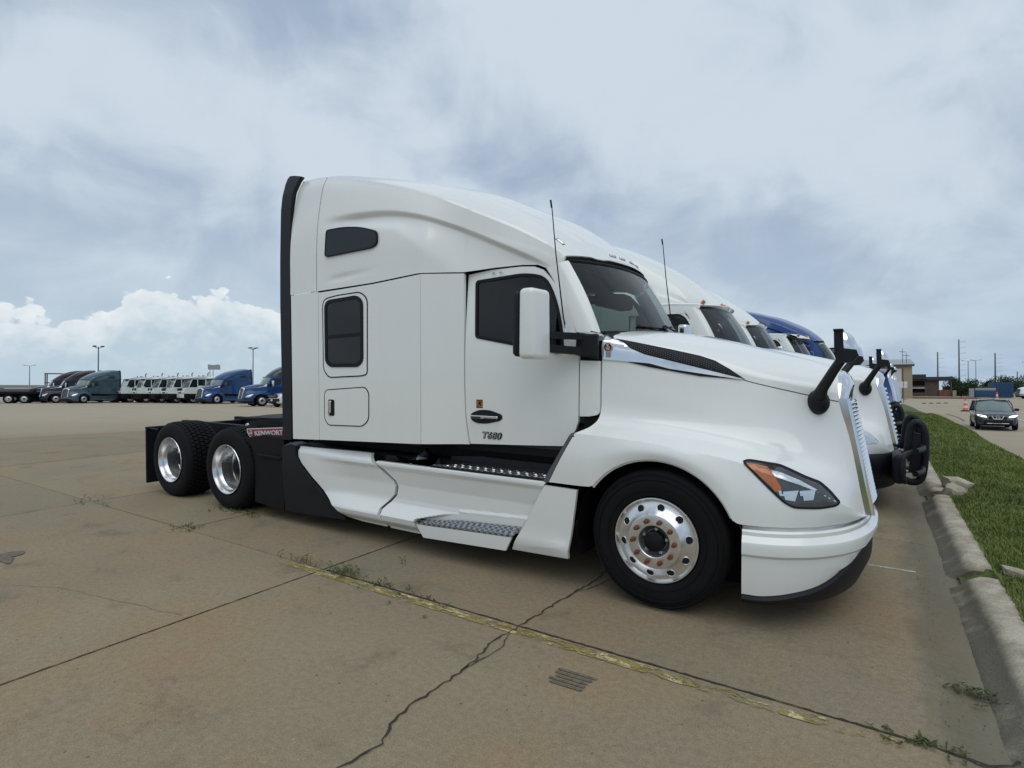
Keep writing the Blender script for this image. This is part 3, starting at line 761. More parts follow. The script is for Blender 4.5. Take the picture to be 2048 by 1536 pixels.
def drive_hub_mb():
    s = MB(); f = -.225
    s.lathe_y([(.115, f + .33), (.112, f + .24), (.105, f + .19), (.085, f + .165), (.08, f + .12), (.05, f + .105), (0, f + .10)], n=24)
    for i in range(10):
        a = i * 2 * PI / 10; s.cyl((.142 * math.cos(a), f + .33, .142 * math.sin(a)), (.142 * math.cos(a), f + .265, .142 * math.sin(a)), .017, .015, 6)
    for i in range(8):
        a = i * PI / 4; s.cyl((.095 * math.cos(a), f + .19, .095 * math.sin(a)), (.095 * math.cos(a), f + .165, .095 * math.sin(a)), .010, .009, 6)
    return s
def RY(a): return Matrix.Rotation(-a, 4, 'Y')
def wheel(root, x, y, kind, sg, detail, rz=0.0):
    """sg=+1: outer face towards -y"""
    w0 = part('tyre_' + kind, (lambda: tyre_mb(.29)) if kind == 'f' else (lambda: tyre_mb(.445, .492)), 'wheel', 'tyre', root, 40)
    w0.matrix_local = Matrix.Translation((x, y, .497)) @ Matrix.Rotation((0 if sg > 0 else PI) + rz, 4, 'Z')
    if kind == 'f':
        part('frontrim', front_rim_mb, 'rim', 'alu' if detail > 1 else 'alu2', w0, 28)
        part('hubbowl', hub_bowl_mb, 'hub', 'grey' if detail < 2 else 'alu2', w0)
        if detail > 1:
            part('hubcap', hub_cap_mb, 'hub_cap', 'trim', w0)
            part('tyrerings', sidewall_rings, 'sidewall_ring', 'tyre', w0)
        for i in range(10):
            if detail > 0:
                part('handhole', hand_hole_mb, 'hand_hole', 'shadow', w0, M_=RY(i * 2 * PI / 10 + .16))
            if detail > 1:
                part('handlip', hand_hole_lip, 'hand_hole_lip', 'alu', w0, M_=RY(i * 2 * PI / 10 + .16))
                part('lug', lug_mb, 'wheel_nut', 'rust', w0, M_=RY(i * 2 * PI / 10 + .02))
    else:
        if detail > 1:
            part('tread', tread_mb, 'tread', 'tyre', w0, kind='stuff')
        part('driverim', drive_rim_mb, 'rim', 'alu' if detail > 1 else 'alu2', w0, 28)
        part('drivehub', drive_hub_mb, 'hub', 'frame', w0)
    return w0
def liner_mb():
    s = MB(); rows = []
    for t in np.linspace(math.radians(-12), math.radians(200), 24):
        rows.append([(.60 * math.cos(t) - .01, -yy, .497 + .60 * math.sin(t)) for yy in (1.205, .9, .62)])
    s.grid(rows); s.add([(-.62, -.62, .1), (.62, -.62, .1), (.62, -.62, 1.15), (-.62, -.62, 1.15)], [(0, 1, 2, 3)])
    return s
def arch_lip_mb():
    a = [(0.575 * math.cos(t) - 0.012, -1.198, 0.495 + 0.575 * math.sin(t)) for t in np.linspace(math.radians(145), math.radians(24), 26)]
    s = MB(); s.tube([(x * .992, y, .495 + (z - .495) * .992) for x, y, z in a], .011, 6); return s

# ---- door and glass outlines
DOOR = [(-1.785, 2.553), (-1.547, 2.575), (-1.238, 2.575), (-1.11, 2.563), (-1.03, 2.53), (-.975, 2.475), (-.91, 2.40), (-.815, 2.24), (-.735, 2.07), (-.700, 1.95), (-.687, 1.78), (-.690, 1.30), (-.712, 1.225), (-.80, 1.095), (-.835, 1.085), (-1.73, 1.045), (-1.748, 1.12), (-1.775, 1.30), (-1.786, 1.6)]
DWIN = roundpoly([(-1.70, 2.490), (-1.20, 2.515), (-1.0, 2.475), (-.90, 2.29), (-.835, 2.06), (-.815, 1.85), (-.86, 1.832), (-1.675, 1.985)], [.035, .1, .09, .1, .1, .03, .03, .03], 4)
def door_mb(): return panel(DOOR, [DWIN], Wcab, 1, .03, .12)
def door_rubber_mb():
    o = inset(DWIN, -.004); i = inset(DWIN, .022)
    return panel(o, [i], lambda x, z: Wcab(x, z) + .006, 1, .02, .3)
def door_glass_mb():
    return panel(inset(DWIN, .018), [], lambda x, z: Wcab(x, z) - .004, 1, .004, .3)
def windscreen_curve(zf, n=25):
    """zf 0 at the bottom, 1 at the top"""
    out = []
    for u in np.linspace(-1, 1, n):
        hw = .955 * (1 - zf) + .925 * zf
        xs_, xc = (-.535 * (1 - zf) - .845 * zf), (-.29 * (1 - zf) - .645 * zf)
        x = xs_ + (xc - xs_) * (1 - abs(u) ** 2.3)
        z = (1.985 + .03 * (1 - u * u)) * (1 - zf) + (2.607 + .02 * (1 - u * u)) * zf
        bul = math.sin(PI * zf) * .022
        out.append((x + bul, u * hw, z))
    return out
def windscreen_mb():
    s = MB(); s.grid([windscreen_curve(t) for t in np.linspace(.02, .975, 9)]); return s
def screen_rubber_mb():
    s = MB()
    for t, r in ((0.985, .014), (0.012, .014)): s.tube(windscreen_curve(t), r, 6)
    return s
def pillar_mb():
    """body-colour pillar between door and windscreen"""
    s = MB(); rows = []
    back = catmull([(-1.00, 1.005, 2.535), (-.935, .995, 2.43), (-.835, 1.005, 2.26), (-.755, 1.015, 2.10), (-.715, 1.02, 2.00)], 12)
    for k in range(12):
        t = k / 11; c = windscreen_curve(1 - t * .97 - .015)[0]
        b = back[k]
        c = (c[0] + .005, c[1], c[2]); b = (b[0] + .006, -b[1] - .006, b[2])
        m1 = (b[0] * .5 + c[0] * .5 - .0, b[1] * .55 + c[1] * .45 - .024, b[2] * .5 + c[2] * .5)
        m2 = (b[0] * .15 + c[0] * .85, b[1] * .18 + c[1] * .82 - .022, b[2] * .15 + c[2] * .85)
        rows.append([(b[0], b[1] + .03, b[2]), b, m1, m2, c, (c[0] - .01, c[1] + .03, c[2])])
    s.grid(rows); return s
def sunroof_brow_mb():
    s = MB(); return s
def cowl_mb():
    W = lambda x, z: Wcab(x, z) - .002 - max(0, (x + .56) / .055) ** 2 * .02
    return panel(roundpoly([(-.677, 1.775), (-.512, 1.77), (-.512, 1.352), (-.60, 1.335), (-.680, 1.332)], [.005, .01, .06, .01, .005], 4), [], W, 1, .03, .08)
def cowl_top_mb():
    W = lambda x, z: Wcab(x, z) - .004
    return panel([(-.700, 2.015), (-.60, 2.0), (-.52, 1.985), (-.49, 1.955), (-.50, 1.965), (-.69, 1.985)], [], W, 1, .05, .2)
def scuttle_mb():
    s = MB(); rows = []
    a = windscreen_curve(0.0, 21)
    rows.append([(p[0] - .03, p[1], p[2] + .012) for p in a]); rows.append([(p[0] + .05, p[1], p[2] - .0) for p in a]); rows.append([(p[0] + .12, p[1] * 1.02, p[2] - .05) for p in a])
    s.grid(rows); return s
def wiper_mb():
    s = MB(); a = windscreen_curve(.10, 21)
    s.tube([(a[4][0] + .02, a[4][1], a[4][2]), (a[8][0] + .03, a[8][1], a[8][2] - .01), (a[11][0] + .025, a[11][1], a[11][2] + .02)], .008, 6)
    s.tube([(a[10][0] + .06, a[10][1], a[10][2] - .09), (a[8][0] + .045, a[8][1], a[8][2] + .005)], .012, 6)
    return s
def interior_mb():
    s = MB()
    s.mat(0).box(-1.78, -.62, -.98, .98, 1.02, 1.08)                      # floor
    s.box(-.80, -.42, -.93, .93, 1.55, 1.90, .04)                          # dashboard
    s.box(-1.95, -1.90, -1.0, 1.0, 1.05, 2.9)                              # curtain behind the seats
    s.box(-1.9, -.95, -.95, .95, 2.60, 2.64)                               # headliner
    for y in (-.52, .52):
        s.mat(1).box(-1.62, -1.12, y - .26, y + .26, 1.45, 1.60, .05)
        s.box(-1.72, -1.56, y - .26, y + .26, 1.55, 2.2, .06)
        s.box(-1.72, -1.60, y - .15, y + .15, 2.2, 2.42, .05)
    s.mat(1).box(-1.15, -.98, -.93, -.25, 2.36, 2.50, .03)                 # sun visor / header bin
    s.box(-1.15, -.98, .25, .93, 2.36, 2.50, .03)
    c = Vector((-.98, .50, 1.83)); nrm_ = Vector((-.75, 0, .66)).normalized(); a = Vector((0, 1, 0)); b = nrm_.cross(a)
    s.tube([c + (a * math.cos(t) + b * math.sin(t)) * .22 for t in np.linspace(0, 2 * PI, 25)], .016, 6, False)
    return s
def core_mb():
    """dark inner body seen only through the seams"""
    s = MB(); s.box(-4.0, -2.2, -1.185, 1.185, 1.0, 2.5); s.box(-3.98, -2.2, -1.02, 1.02, 2.5, 3.15)
    s.box(-2.2, -1.93, -1.06, 1.06, 1.05, 2.55)
    s.box(-1.93, -.75, -1.0, 1.0, .98, 1.04)
    return s
def firewall_mb():
    s = MB(); s.box(-.66, -.5, -.985, .985, .95, 1.93); return s
def trim_column_mb():
    """black rubber edge at the back of the fairing, both sides and over the top"""
    W = lambda x, z: 1.218 - .10 * max(0, (z - 3.45) / .4) ** 2
    out = [(-4.062, .94), (-4.066, 2.5), (-4.06, 3.1), (-4.05, 3.45), (-4.03, 3.64), (-4.0, 3.74), (-3.97, 3.80), (-4.10, 3.835), (-4.19, 3.85), (-4.215, 3.82), (-4.21, 3.62), (-4.225, 3.3), (-4.24, 2.9), (-4.245, 2.4), (-4.235, 1.9), (-4.215, .93)]
    return panel(out, [], W, 1, .05, .15)
def ext_upper_mb():
    return roof_mb(-4.06, -3.632, 9)
EXTU_SHIFT = lerp_curve((2.5, 3.3, 3.6, 3.75, 3.95), (0, .008, .03, .06, .07))
def shape_ext(s):
    """lean the fairing's top forwards as on the real seam"""
    s.v = [(x + EXTU_SHIFT(z), y, z) for x, y, z in s.v]; return s
def shape_roof(s):
    s.v = [(x + EXTU_SHIFT(z) * max(0, min(1, (-3.1 - x) / .5)), y, z) for x, y, z in s.v]; return s
SLP = [(-3.598, 2.505), (-3.30, 2.512), (-2.80, 2.528), (-2.42, 2.552), (-2.21, 2.566), (-2.185, 2.566), (-2.185, 1.026), (-2.25, 1.022), (-3.592, .972)]
def vents_top(): pass
def rivets_mb():
    s = MB(); r = .0045
    def dome(x, z, W=1.22): s.cyl((x, -W, z), (x, -W - .003, z), r, r * .5, 6)
    for i in range(24): dome(-3.50 + i * .055, 2.452 + i * .0016)
    for i in range(26): dome(-3.52 + i * .053, 1.015 + i * .0014)
    for i in range(24): dome(-2.805, 2.38 - i * .055)
    for x, z in ((-2.72, 1.93), (-2.60, 1.925), (-2.48, 1.92), (-2.72, 1.36), (-2.58, 1.362), (-2.46, 1.364)): dome(x, z)
    return s
TWIN_O = roundpoly([(-3.535, 2.435), (-3.30, 2.462), (-2.965, 2.472), (-2.862, 2.40), (-2.868, 1.655), (-2.95, 1.637), (-3.44, 1.618), (-3.525, 1.70)], [.09, .05, .08, .07, .09, .05, .09, .05], 4)
TWIN_G = roundpoly([(-3.462, 2.385), (-3.02, 2.405), (-2.955, 2.36), (-2.955, 1.80), (-3.01, 1.762), (-3.40, 1.762), (-3.455, 1.80)], .06, 4)
LDOOR = roundpoly([(-3.512, 1.498), (-2.905, 1.538), (-2.848, 1.48), (-2.852, 1.21), (-2.94, 1.142), (-3.45, 1.128), (-3.510, 1.19)], [.07, .07, .05, .07, .05, .07, .05], 4)
HWIN = roundpoly([(-3.452, 3.128), (-3.20, 3.125), (-2.95, 3.092), (-2.73, 3.025), (-2.722, 2.905), (-2.80, 2.878), (-3.468, 2.862)], [.035, .1, .1, .05, .05, .05, .035], 4)
def ringpanel(o, d, lift, th=.012, W=Wsl): return panel(o, [inset(o, d)], lambda x, z: W(x, z) + lift, 1, th, .5)
def ledpanel(o, lift, W=Wsl, th=.012): return panel(o, [], lambda x, z: W(x, z) + lift, 1, th, .5)
SK1 = [(-3.99, .868), (-2.955, .872), (-2.93, .868), (-2.905, .845), (-2.72, .70), (-2.61, .625), (-2.585, .58), (-2.60, .50), (-2.70, .40), (-2.73, .36), (-2.715, .30), (-2.655, .20), (-2.675, .182), (-3.02, .186), (-3.22, .205), (-3.55, .405), (-3.93, .69), (-3.985, .76)]
SK2 = [(-2.80, .805), (-2.775, .815), (-1.6, .812), (-.895, .812), (-1.135, .41), (-1.165, .345), (-2.235, .318), (-2.262, .30), (-2.175, .178), (-2.62, .178), (-2.675, .30), (-2.69, .36), (-2.66, .40), (-2.56, .50), (-2.545, .58), (-2.57, .635), (-2.68, .715)]
STEPF = [(-2.225, .287), (-1.185, .335), (-1.245, .215), (-2.145, .178)]
REARP = [(-.89, .79), (-.607, .785), (-.625, .66), (-.648, .5), (-.672, .36), (-.69, .238), (-1.21, .222)]
SKB = [(-4.005, .872), (-3.998, .76), (-3.945, .683), (-3.565, .395), (-3.225, .19), (-3.25, .17), (-4.22, .13), (-4.235, .80), (-4.22, .86), (-4.10, .885)]
def Wrearp(x, z): return 1.222 - .05 * max(0, .30 - z) * 4 * .5 + (.022 if .33 < z < .37 else 0) * 0 + float(np.interp(z, (.2, .32, .38, .8), (-.03, .012, -.01, 0)))
def step_mb(z, x0, x1, y0, y1, taper):
    s = MB(); v = [(x0, -y1, z), (x1, -y1, z), (x1, -y0, z), (x0 + taper, -y0, z)]
    v2 = [(a, b, c - .025) for a, b, c in v]
    return s.add(v + v2, [(0, 1, 2, 3), (4, 7, 6, 5), (0, 4, 5, 1), (1, 5, 6, 2), (2, 6, 7, 3), (3, 7, 4, 0)])
def chassis_mb():
    s = MB()
    for y in (-.43, .43):
        s.box(-8.2 + .35, .9, y - .04, y + .04, .66, .92)
    for x in (-7.6, -5.9, -5.0, -3.2, -1.0): s.box(x - .05, x + .05, -.42, .42, .70, .88)
    s.cyl((-5.316, -.9, .5), (-5.316, .9, .5), .11); s.cyl((-6.66, -.9, .5), (-6.66, .9, .5), .11); s.cyl((0, -.95, .5), (0, .95, .5), .06)
    for x in (-5.316, -6.66): s.cyl((x, 0, .28), (x, 0, .72), .2, .2, 16); s.box(x - .3, x + .3, -.62, -.5, .3, .75, .03); s.box(x - .3, x + .3, .5, .62, .3, .75, .03)
    s.box(-4.2, -.8, -1.02, 1.02, .42, .88, .05)                            # tanks and boxes behind the skirts
    s.box(-4.1, -.7, -.9, .9, .86, 1.0)
    return s
def rear_deck_mb():
    s = MB()
    s.box(-5.15, -4.25, -.78, .78, .90, .93, .006)
    s.box(-4.70, -4.30, -.5, .5, .93, 1.02, .02)
    return s
def fifth_wheel_mb():
    s = MB(); s.cyl((-5.75, 0, 1.0), (-5.75, 0, 1.05), .46, .46, 32); s.box(-6.25, -5.9, -.44, -.10, .99, 1.04, .02); s.box(-6.25, -5.9, .10, .44, .99, 1.04, .02)
    s.box(-6.0, -5.4, -.5, -.42, .88, 1.0, .01); s.box(-6.0, -5.4, .42, .5, .88, 1.0, .01)
    return s
def quarter_fender_mb():
    """black half fender and dark panel below it, between sleeper and drive wheels"""
    s = MB(); prof = [(-4.22, .90), (-4.62, .965), (-5.02, .915)]
    s.prism([(-4.25, .945), (-4.62, .955), (-4.95, .90), (-4.99, .872), (-4.86, .80), (-4.80, .64), (-4.79, .5), (-4.80, .16), (-4.25, .13)], -1.185, -.70)  # lower part is a black stand-in for the shaded void under the fender
    s.box(-4.70, -4.26, -1.22, -1.18, .70, .735, .008)
    s.tube([(-4.95, -1.17, .885), (-4.62, -1.17, .94), (-4.25, -1.17, .93)], .018, 8)
    return s
def mudflap_mb():
    s = MB(); s.box(-7.40, -7.375, -1.20, -.62, .10, .86, .008); s.tube([(-7.38, -1.2, .88), (-7.38, -.4, .88)], .02, 8); s.tube([(-7.38, -1.16, .875), (-7.1, -1.16, .875)], .012, 6)
    return s
def deck_box_mb():
    s = MB(); s.prism([(-5.62, .90), (-5.60, .985), (-5.45, 1.05), (-4.30, 1.17), (-4.30, .97), (-5.2, .93)], -.82, -.35)
    return s
def sign_panel_mb():
    s = MB(); s.box(-.42, .42, -.004, .004, -.062, .062); return s
def mirror_head_mb():
    s = MB(); bm = bmesh.new(); bmesh.ops.create_cube(bm, size=1)
    for v in bm.verts:
        v.co = Vector((v.co.x * (.19 if v.co.y > 0 else .14), v.co.y * .235, v.co.z * .53))
        if v.co.z > 0: v.co.x *= .92
    bmesh.ops.bevel(bm, geom=bm.edges[:], offset=.045, segments=5, affect='EDGES', profile=.55)
    s.bm(bm, Matrix.Translation((-.885, -1.40, 2.045))); return s
def mirror_back_mb():
    s = MB(); s.box(-1.005, -.955, -1.508, -1.29, 1.80, 2.29, .03); return s
def mirror_glass_mb():
    s = MB(); s.box(-1.011, -1.001, -1.495, -1.31, 1.82, 2.27, .002); return s
def mirror_arm_mb():
    s = MB(); y0 = -1.055
    s.prism([(-.68, 1.992), (-.505, 1.972), (-.505, 1.786), (-.69, 1.816)], y0, y0 - .03)
    def bar(z0a, z1a, z0b, z1b):
        v = []
        for x, y, za, zb in ((-.66, y0 - .0, z0a, z1a), (-.94, -1.32, z0b, z1b)):
            v += [(x, y, za), (x + .05, y - .03, za), (x + .05, y - .03, zb), (x, y, zb)]
        s.add(v, [(0, 1, 2, 3)[::-1], (4, 5, 6, 7), (0, 4, 5, 1), (1, 5, 6, 2), (2, 6, 7, 3), (3, 7, 4, 0)])
    bar(1.985, 1.935, 2.0, 1.945); bar(1.875, 1.815, 1.905, 1.845)
    bar(1.96, 1.83, 1.96, 1.85) if False else None
    v = [(-.72, y0 - .02, 1.985), (-.60, y0 - .035, 1.98), (-.60, y0 - .035, 1.80), (-.72, y0 - .05, 1.82), (-.72, y0 + .01, 1.985), (-.60, y0 + .01, 1.98), (-.60, y0 + .01, 1.80), (-.72, y0 + .01, 1.82)]
    s.box(-.635, -.50, y0 - .045, y0 + .005, 1.80, 1.978, .012)
    s.box(-.86, -.80, -1.26, -1.19, 1.86, 1.99, .01)
    return s
def antenna_mb(sgn=1):
    s = MB(); s.tube([(-.775, -1.075, 2.0), (-.80, -1.08, 2.12), (-.865, -1.085, 2.62), (-.905, -1.085, 3.02)], [.006, .006, .005, .004], 6)
    s.cyl((-.905, -1.085, 3.0), (-.915, -1.085, 3.06), .008, .008, 6); return s
def antenna_base_mb():
    s = MB(); s.cyl((-.775, -1.075, 1.975), (-.775, -1.075, 2.06), .012, .009, 8); s.cyl((-.775, -1.075, 1.975), (-.775, -1.075, 1.99), .022, .018, 10); return s
def hood_mirror_base_mb():
    s = MB(); bm = bmesh.new(); bmesh.ops.create_uvsphere(bm, u_segments=20, v_segments=12, radius=1)
    s.bm(bm, Matrix.Translation((.955, -.60, 1.475)) @ Matrix.Rotation(-.25, 4, 'Z') @ Matrix.Diagonal((.074, .07, .088, 1)))
    s.tube([(.955, -.62, 1.50), (.99, -.70, 1.58), (1.06, -.80, 1.70), (1.10, -.86, 1.76)], [.050, .036, .031, .030], 10)
    return s
def hood_mirror_shell_mb():
    s = MB()
    s.prism([(1.066, 1.945), (1.115, 1.955), (1.122, 1.835), (1.19, 1.825), (1.20, 1.79), (1.17, 1.748), (1.085, 1.742), (1.070, 1.80)], -.82, -1.0)
    s.box(1.062, 1.118, -1.01, -.81, 1.943, 1.957, .004)
    return s
def hood_mirror_dome_mb():
    s = MB(); rows = []
    for a in np.linspace(0, PI / 2, 9):
        rows.append([(1.105 + .105 * math.cos(a) * 1.0, -.91 + .105 * math.cos(t), 1.80 + .15 * math.sin(a)) if False else
                     (1.11 + .088 * math.cos(a) * max(0, math.sin(t)) , -.91 + .088 * math.cos(a) ** .5 * math.cos(t), 1.80 + .148 * math.sin(a)) for t in np.linspace(0, PI, 17)])
    s.grid(rows); return s
def marker_mb():
    s = MB(); s.box(-.05, .05, -.012, .012, -.017, .017, .012); return s

def place_on(bvh, x, z, lift=.003):
    h = bvh.ray_cast(Vector((x, -3, z)), Vector((0, 1, 0)))
    return (-h[0].y + lift) if h[0] is not None else None
# ------------------------------------------------------------------ put a tractor unit together
_hs = hood_side_mb(); HOODB = MB().merge(_hs).merge(hood_top_mb()).bvh(); ROOFB = roof_mb(-3.62, -.86, 50).bvh()
def Whood(lift=.004):
    def f(x, z):
        h = HOODB.ray_cast(Vector((x, -3, z)), Vector((0, 1, 0)))
        return (-h[0].y + lift) if h[0] is not None else .9
    return f
def Wroof(lift=.004):
    def f(x, z):
        h = ROOFB.ray_cast(Vector((x, -3, z)), Vector((0, 1, 0)))
        return (-h[0].y + lift) if h[0] is not None else 1.2
    return f
CHROME = [(-.492, 1.945), (-.422, 1.945), (-.337, 1.911), (-.277, 1.864), (-.169, 1.816), (.048, 1.759), (.285, 1.696), (.504, 1.636), (.479, 1.634), (.22, 1.676), (.015, 1.709), (-.13, 1.749), (-.224, 1.759), (-.30, 1.765), (-.492, 1.783)]
LOUV = [(-.407, 1.945), (-.27, 1.917), (-.144, 1.889), (.036, 1.848), (.207, 1.806), (.309, 1.769), (.412, 1.707), (.51, 1.634), (.285, 1.696), (.048, 1.759), (-.169, 1.816), (-.277, 1.864), (-.337, 1.911)]
LOWB = [(-.30, 1.762), (-.224, 1.757), (-.13, 1.749), (.015, 1.707), (.22, 1.676), (.479, 1.634), (.221, 1.656), (.05, 1.688), (-.129, 1.722)]
HL = roundpoly([(.566, 1.101), (.60, 1.104), (.685, 1.089), (.769, 1.074), (.841, 1.041), (.912, 1.004), (.994, .967), (1.05, .91), (1.105, .835), (1.085, .820), (1.001, .812), (.868, .819), (.813, .85), (.728, .935)], .02, 2)
HLA = [(.585, 1.088), (.631, 1.083), (.702, 1.068), (.745, 1.022), (.791, .939), (.786, .918), (.756, .917), (.735, .945)]
HLS = [(.725, 1.050), (.777, 1.036), (.889, .985), (.985, .925), (.965, .925), (.885, .962), (.745, 1.012)]
def hl_proj(a, b):
    def f():
        W = Whood(-.012); s = MB()
        x0, x1, z0, z1 = a, b, .855, .915
        y = -W((x0 + x1) / 2, .885)
        s.add([(x0, -W(x0, .915) , .915), (x1, -W(x1, .915), .918), (x1 - .012, -W(x1 - .012, .86) + .01, .862), (x0 + .02, -W(x0 + .02, .875) + .01, .872)], [(0, 1, 2, 3)])
        s.add([(x0, -W(x0, .915), .915), (x1, -W(x1, .915), .918), (x1, -W(x1, .915) + .05, .93), (x0, -W(x0, .915) + .05, .925)], [(0, 1, 2, 3)])
        return s
    return f
def both(root, key, fn, name, mats, **k):
    """the shown side and its mirror image"""
    part(key, fn, name, mats, root, **k)
    part(None if key is None else key + '_m', lambda: fn().mirror(), name, mats, root, **k)
def roofB_sections(nose=-.98, low=2.66, top=3.86):
    s = MB(); rows = []
    for t in np.linspace(0, 1, 26):
        x = nose - t * (3.55 + nose + .0) if False else nose + (-3.62 - nose) * t
        zt = low + (top - low) * (1 - (1 - t) ** 2.7); zb = 2.60 if t < .35 else 2.56
        zb = 2.63 - .10 * min(1, t * 3)
        hw = .72 + .42 * min(1, t * 2.2) ** .7
        zz = max(zt, zb + .03); rr = min(.30, (zz - zb) * .6)
        sec = catmull([(hw, zb), (hw - .005, zb + (zz - zb) * .35), (hw - .02, zz - rr), (hw - rr * .55, zz - rr * .30), (hw * .5, zz - .01), (0, zz)], 24)
        br = .34 * (1 - t) ** 2
        dd = [.028 * math.exp(-((z - (zb + (zz - zb) * .45)) / .05) ** 2) * min(1, t * 4) for y, z in sec]
        rows.append([(x + br * (1 - (y / hw) ** 2), -(y - d_), z) for (y, z), d_ in zip(sec, dd)])
    full = [r + [(p[0], -p[1], p[2]) for p in r[::-1][1:]] for r in rows]
    full = [[(p[0] + .0, p[1] * .96, 2.6) for p in full[0]]] + full + [[(p[0], p[1] * .95, p[2] - .05) for p in full[-1]]]
    return s.grid(full)
def cabroofB():
    s = MB(); rows = []
    for x, hw, z0, z1 in ((-1.95, 1.06, 2.50, 2.66), (-1.6, 1.06, 2.50, 2.67), (-1.2, 1.04, 2.50, 2.675), (-.95, .99, 2.50, 2.66), (-.84, .965, 2.54, 2.645), (-.80, .955, 2.58, 2.625)):
        bw = .22 * max(0, min(1, (x + 1.7) / .85))
        sec = catmull([(hw, z0), (hw - .01, z0 + (z1 - z0) * .6), (hw - .06, z1 - .012), (hw * .5, z1 + .01), (0, z1 + .015)], 14)
        rows.append([(x + bw * (1 - (y / hw) ** 2), -y, z) for y, z in sec])
    full = [r + [(p[0], -p[1], p[2]) for p in r[::-1][1:]] for r in rows]
    full.append([(p[0] - .05, p[1] * .97, 2.59) for p in full[-1]])
    return s.grid(full)
def visor_mb():
    s = MB(); rows = []
    for u in np.linspace(-1, 1, 21):
        xe = -.845 + .2 * (1 - abs(u) ** 2.3); y = u * .94
        rows.append([(xe - .05, y, 2.66), (xe + .10, y * .99, 2.64), (xe + .26, y * .96, 2.575), (xe + .285, y * .95, 2.535), (xe + .24, y * .95, 2.53), (xe + .01, y * .97, 2.60)])
    return s.grid(rows)
def daycab_back_mb():
    s = MB(); s.box(-2.0, -1.78, -1.07, 1.07, 1.05, 2.6, .05); return s
def blackbumper_mb():
    s = MB(); c = catmull(BT, 33)
    def zl(i, u): return [(-.05, .70), (.0, .69), (.03, .64), (.035, .50), (.02, .36), (-.01, .27), (-.06, .25)]
    s.grid(bumper_rows(zl)); return s
def pushbar_mb():
    s = MB()
    for y in (-.52, .52):
        s.tube(catmull([(1.30, y, .40), (1.45, y, .335), (1.55, y, .40), (1.58, y, .70), (1.57, y, .96), (1.50, y, 1.07), (1.43, y, .98), (1.40, y, .62)], 30), .043, 10)
    for y in (-.52, .52): s.prism([(1.42, .45), (1.55, .45), (1.56, .92), (1.45, .95)], y - .015, y + .015)
    for z in (.52, .78): s.tube([(1.46, -1.08, z), (1.53, -.9, z), (1.56, -.5, z), (1.57, 0, z), (1.56, .5, z), (1.53, .9, z), (1.46, 1.08, z)], .034, 8)
    for sg in (-1, 1):
        s.tube(catmull([(1.30, sg * .62, .42), (1.36, sg * 1.1, .42), (1.33, sg * 1.2, .50), (1.33, sg * 1.2, .66), (1.36, sg * 1.12, .74), (1.50, sg * .62, .74)], 24), .028, 8)
        s.box(1.24, 1.37, sg * .60, sg * 1.19, .40, .74, .05)
    return s
def lightpod_mb():
    s = MB(); r = random.Random(4)
    for i in range(7):
        y = -1.12 + r.random() * .3; z = .46 + r.random() * .22
        s.cyl((1.365, y, z), (1.392, y, z), .016, .014, 8)
    return s
FAIRDARK = [(-3.4, 3.12), (-2.9, 3.10), (-2.85, 2.95), (-3.4, 2.88)]
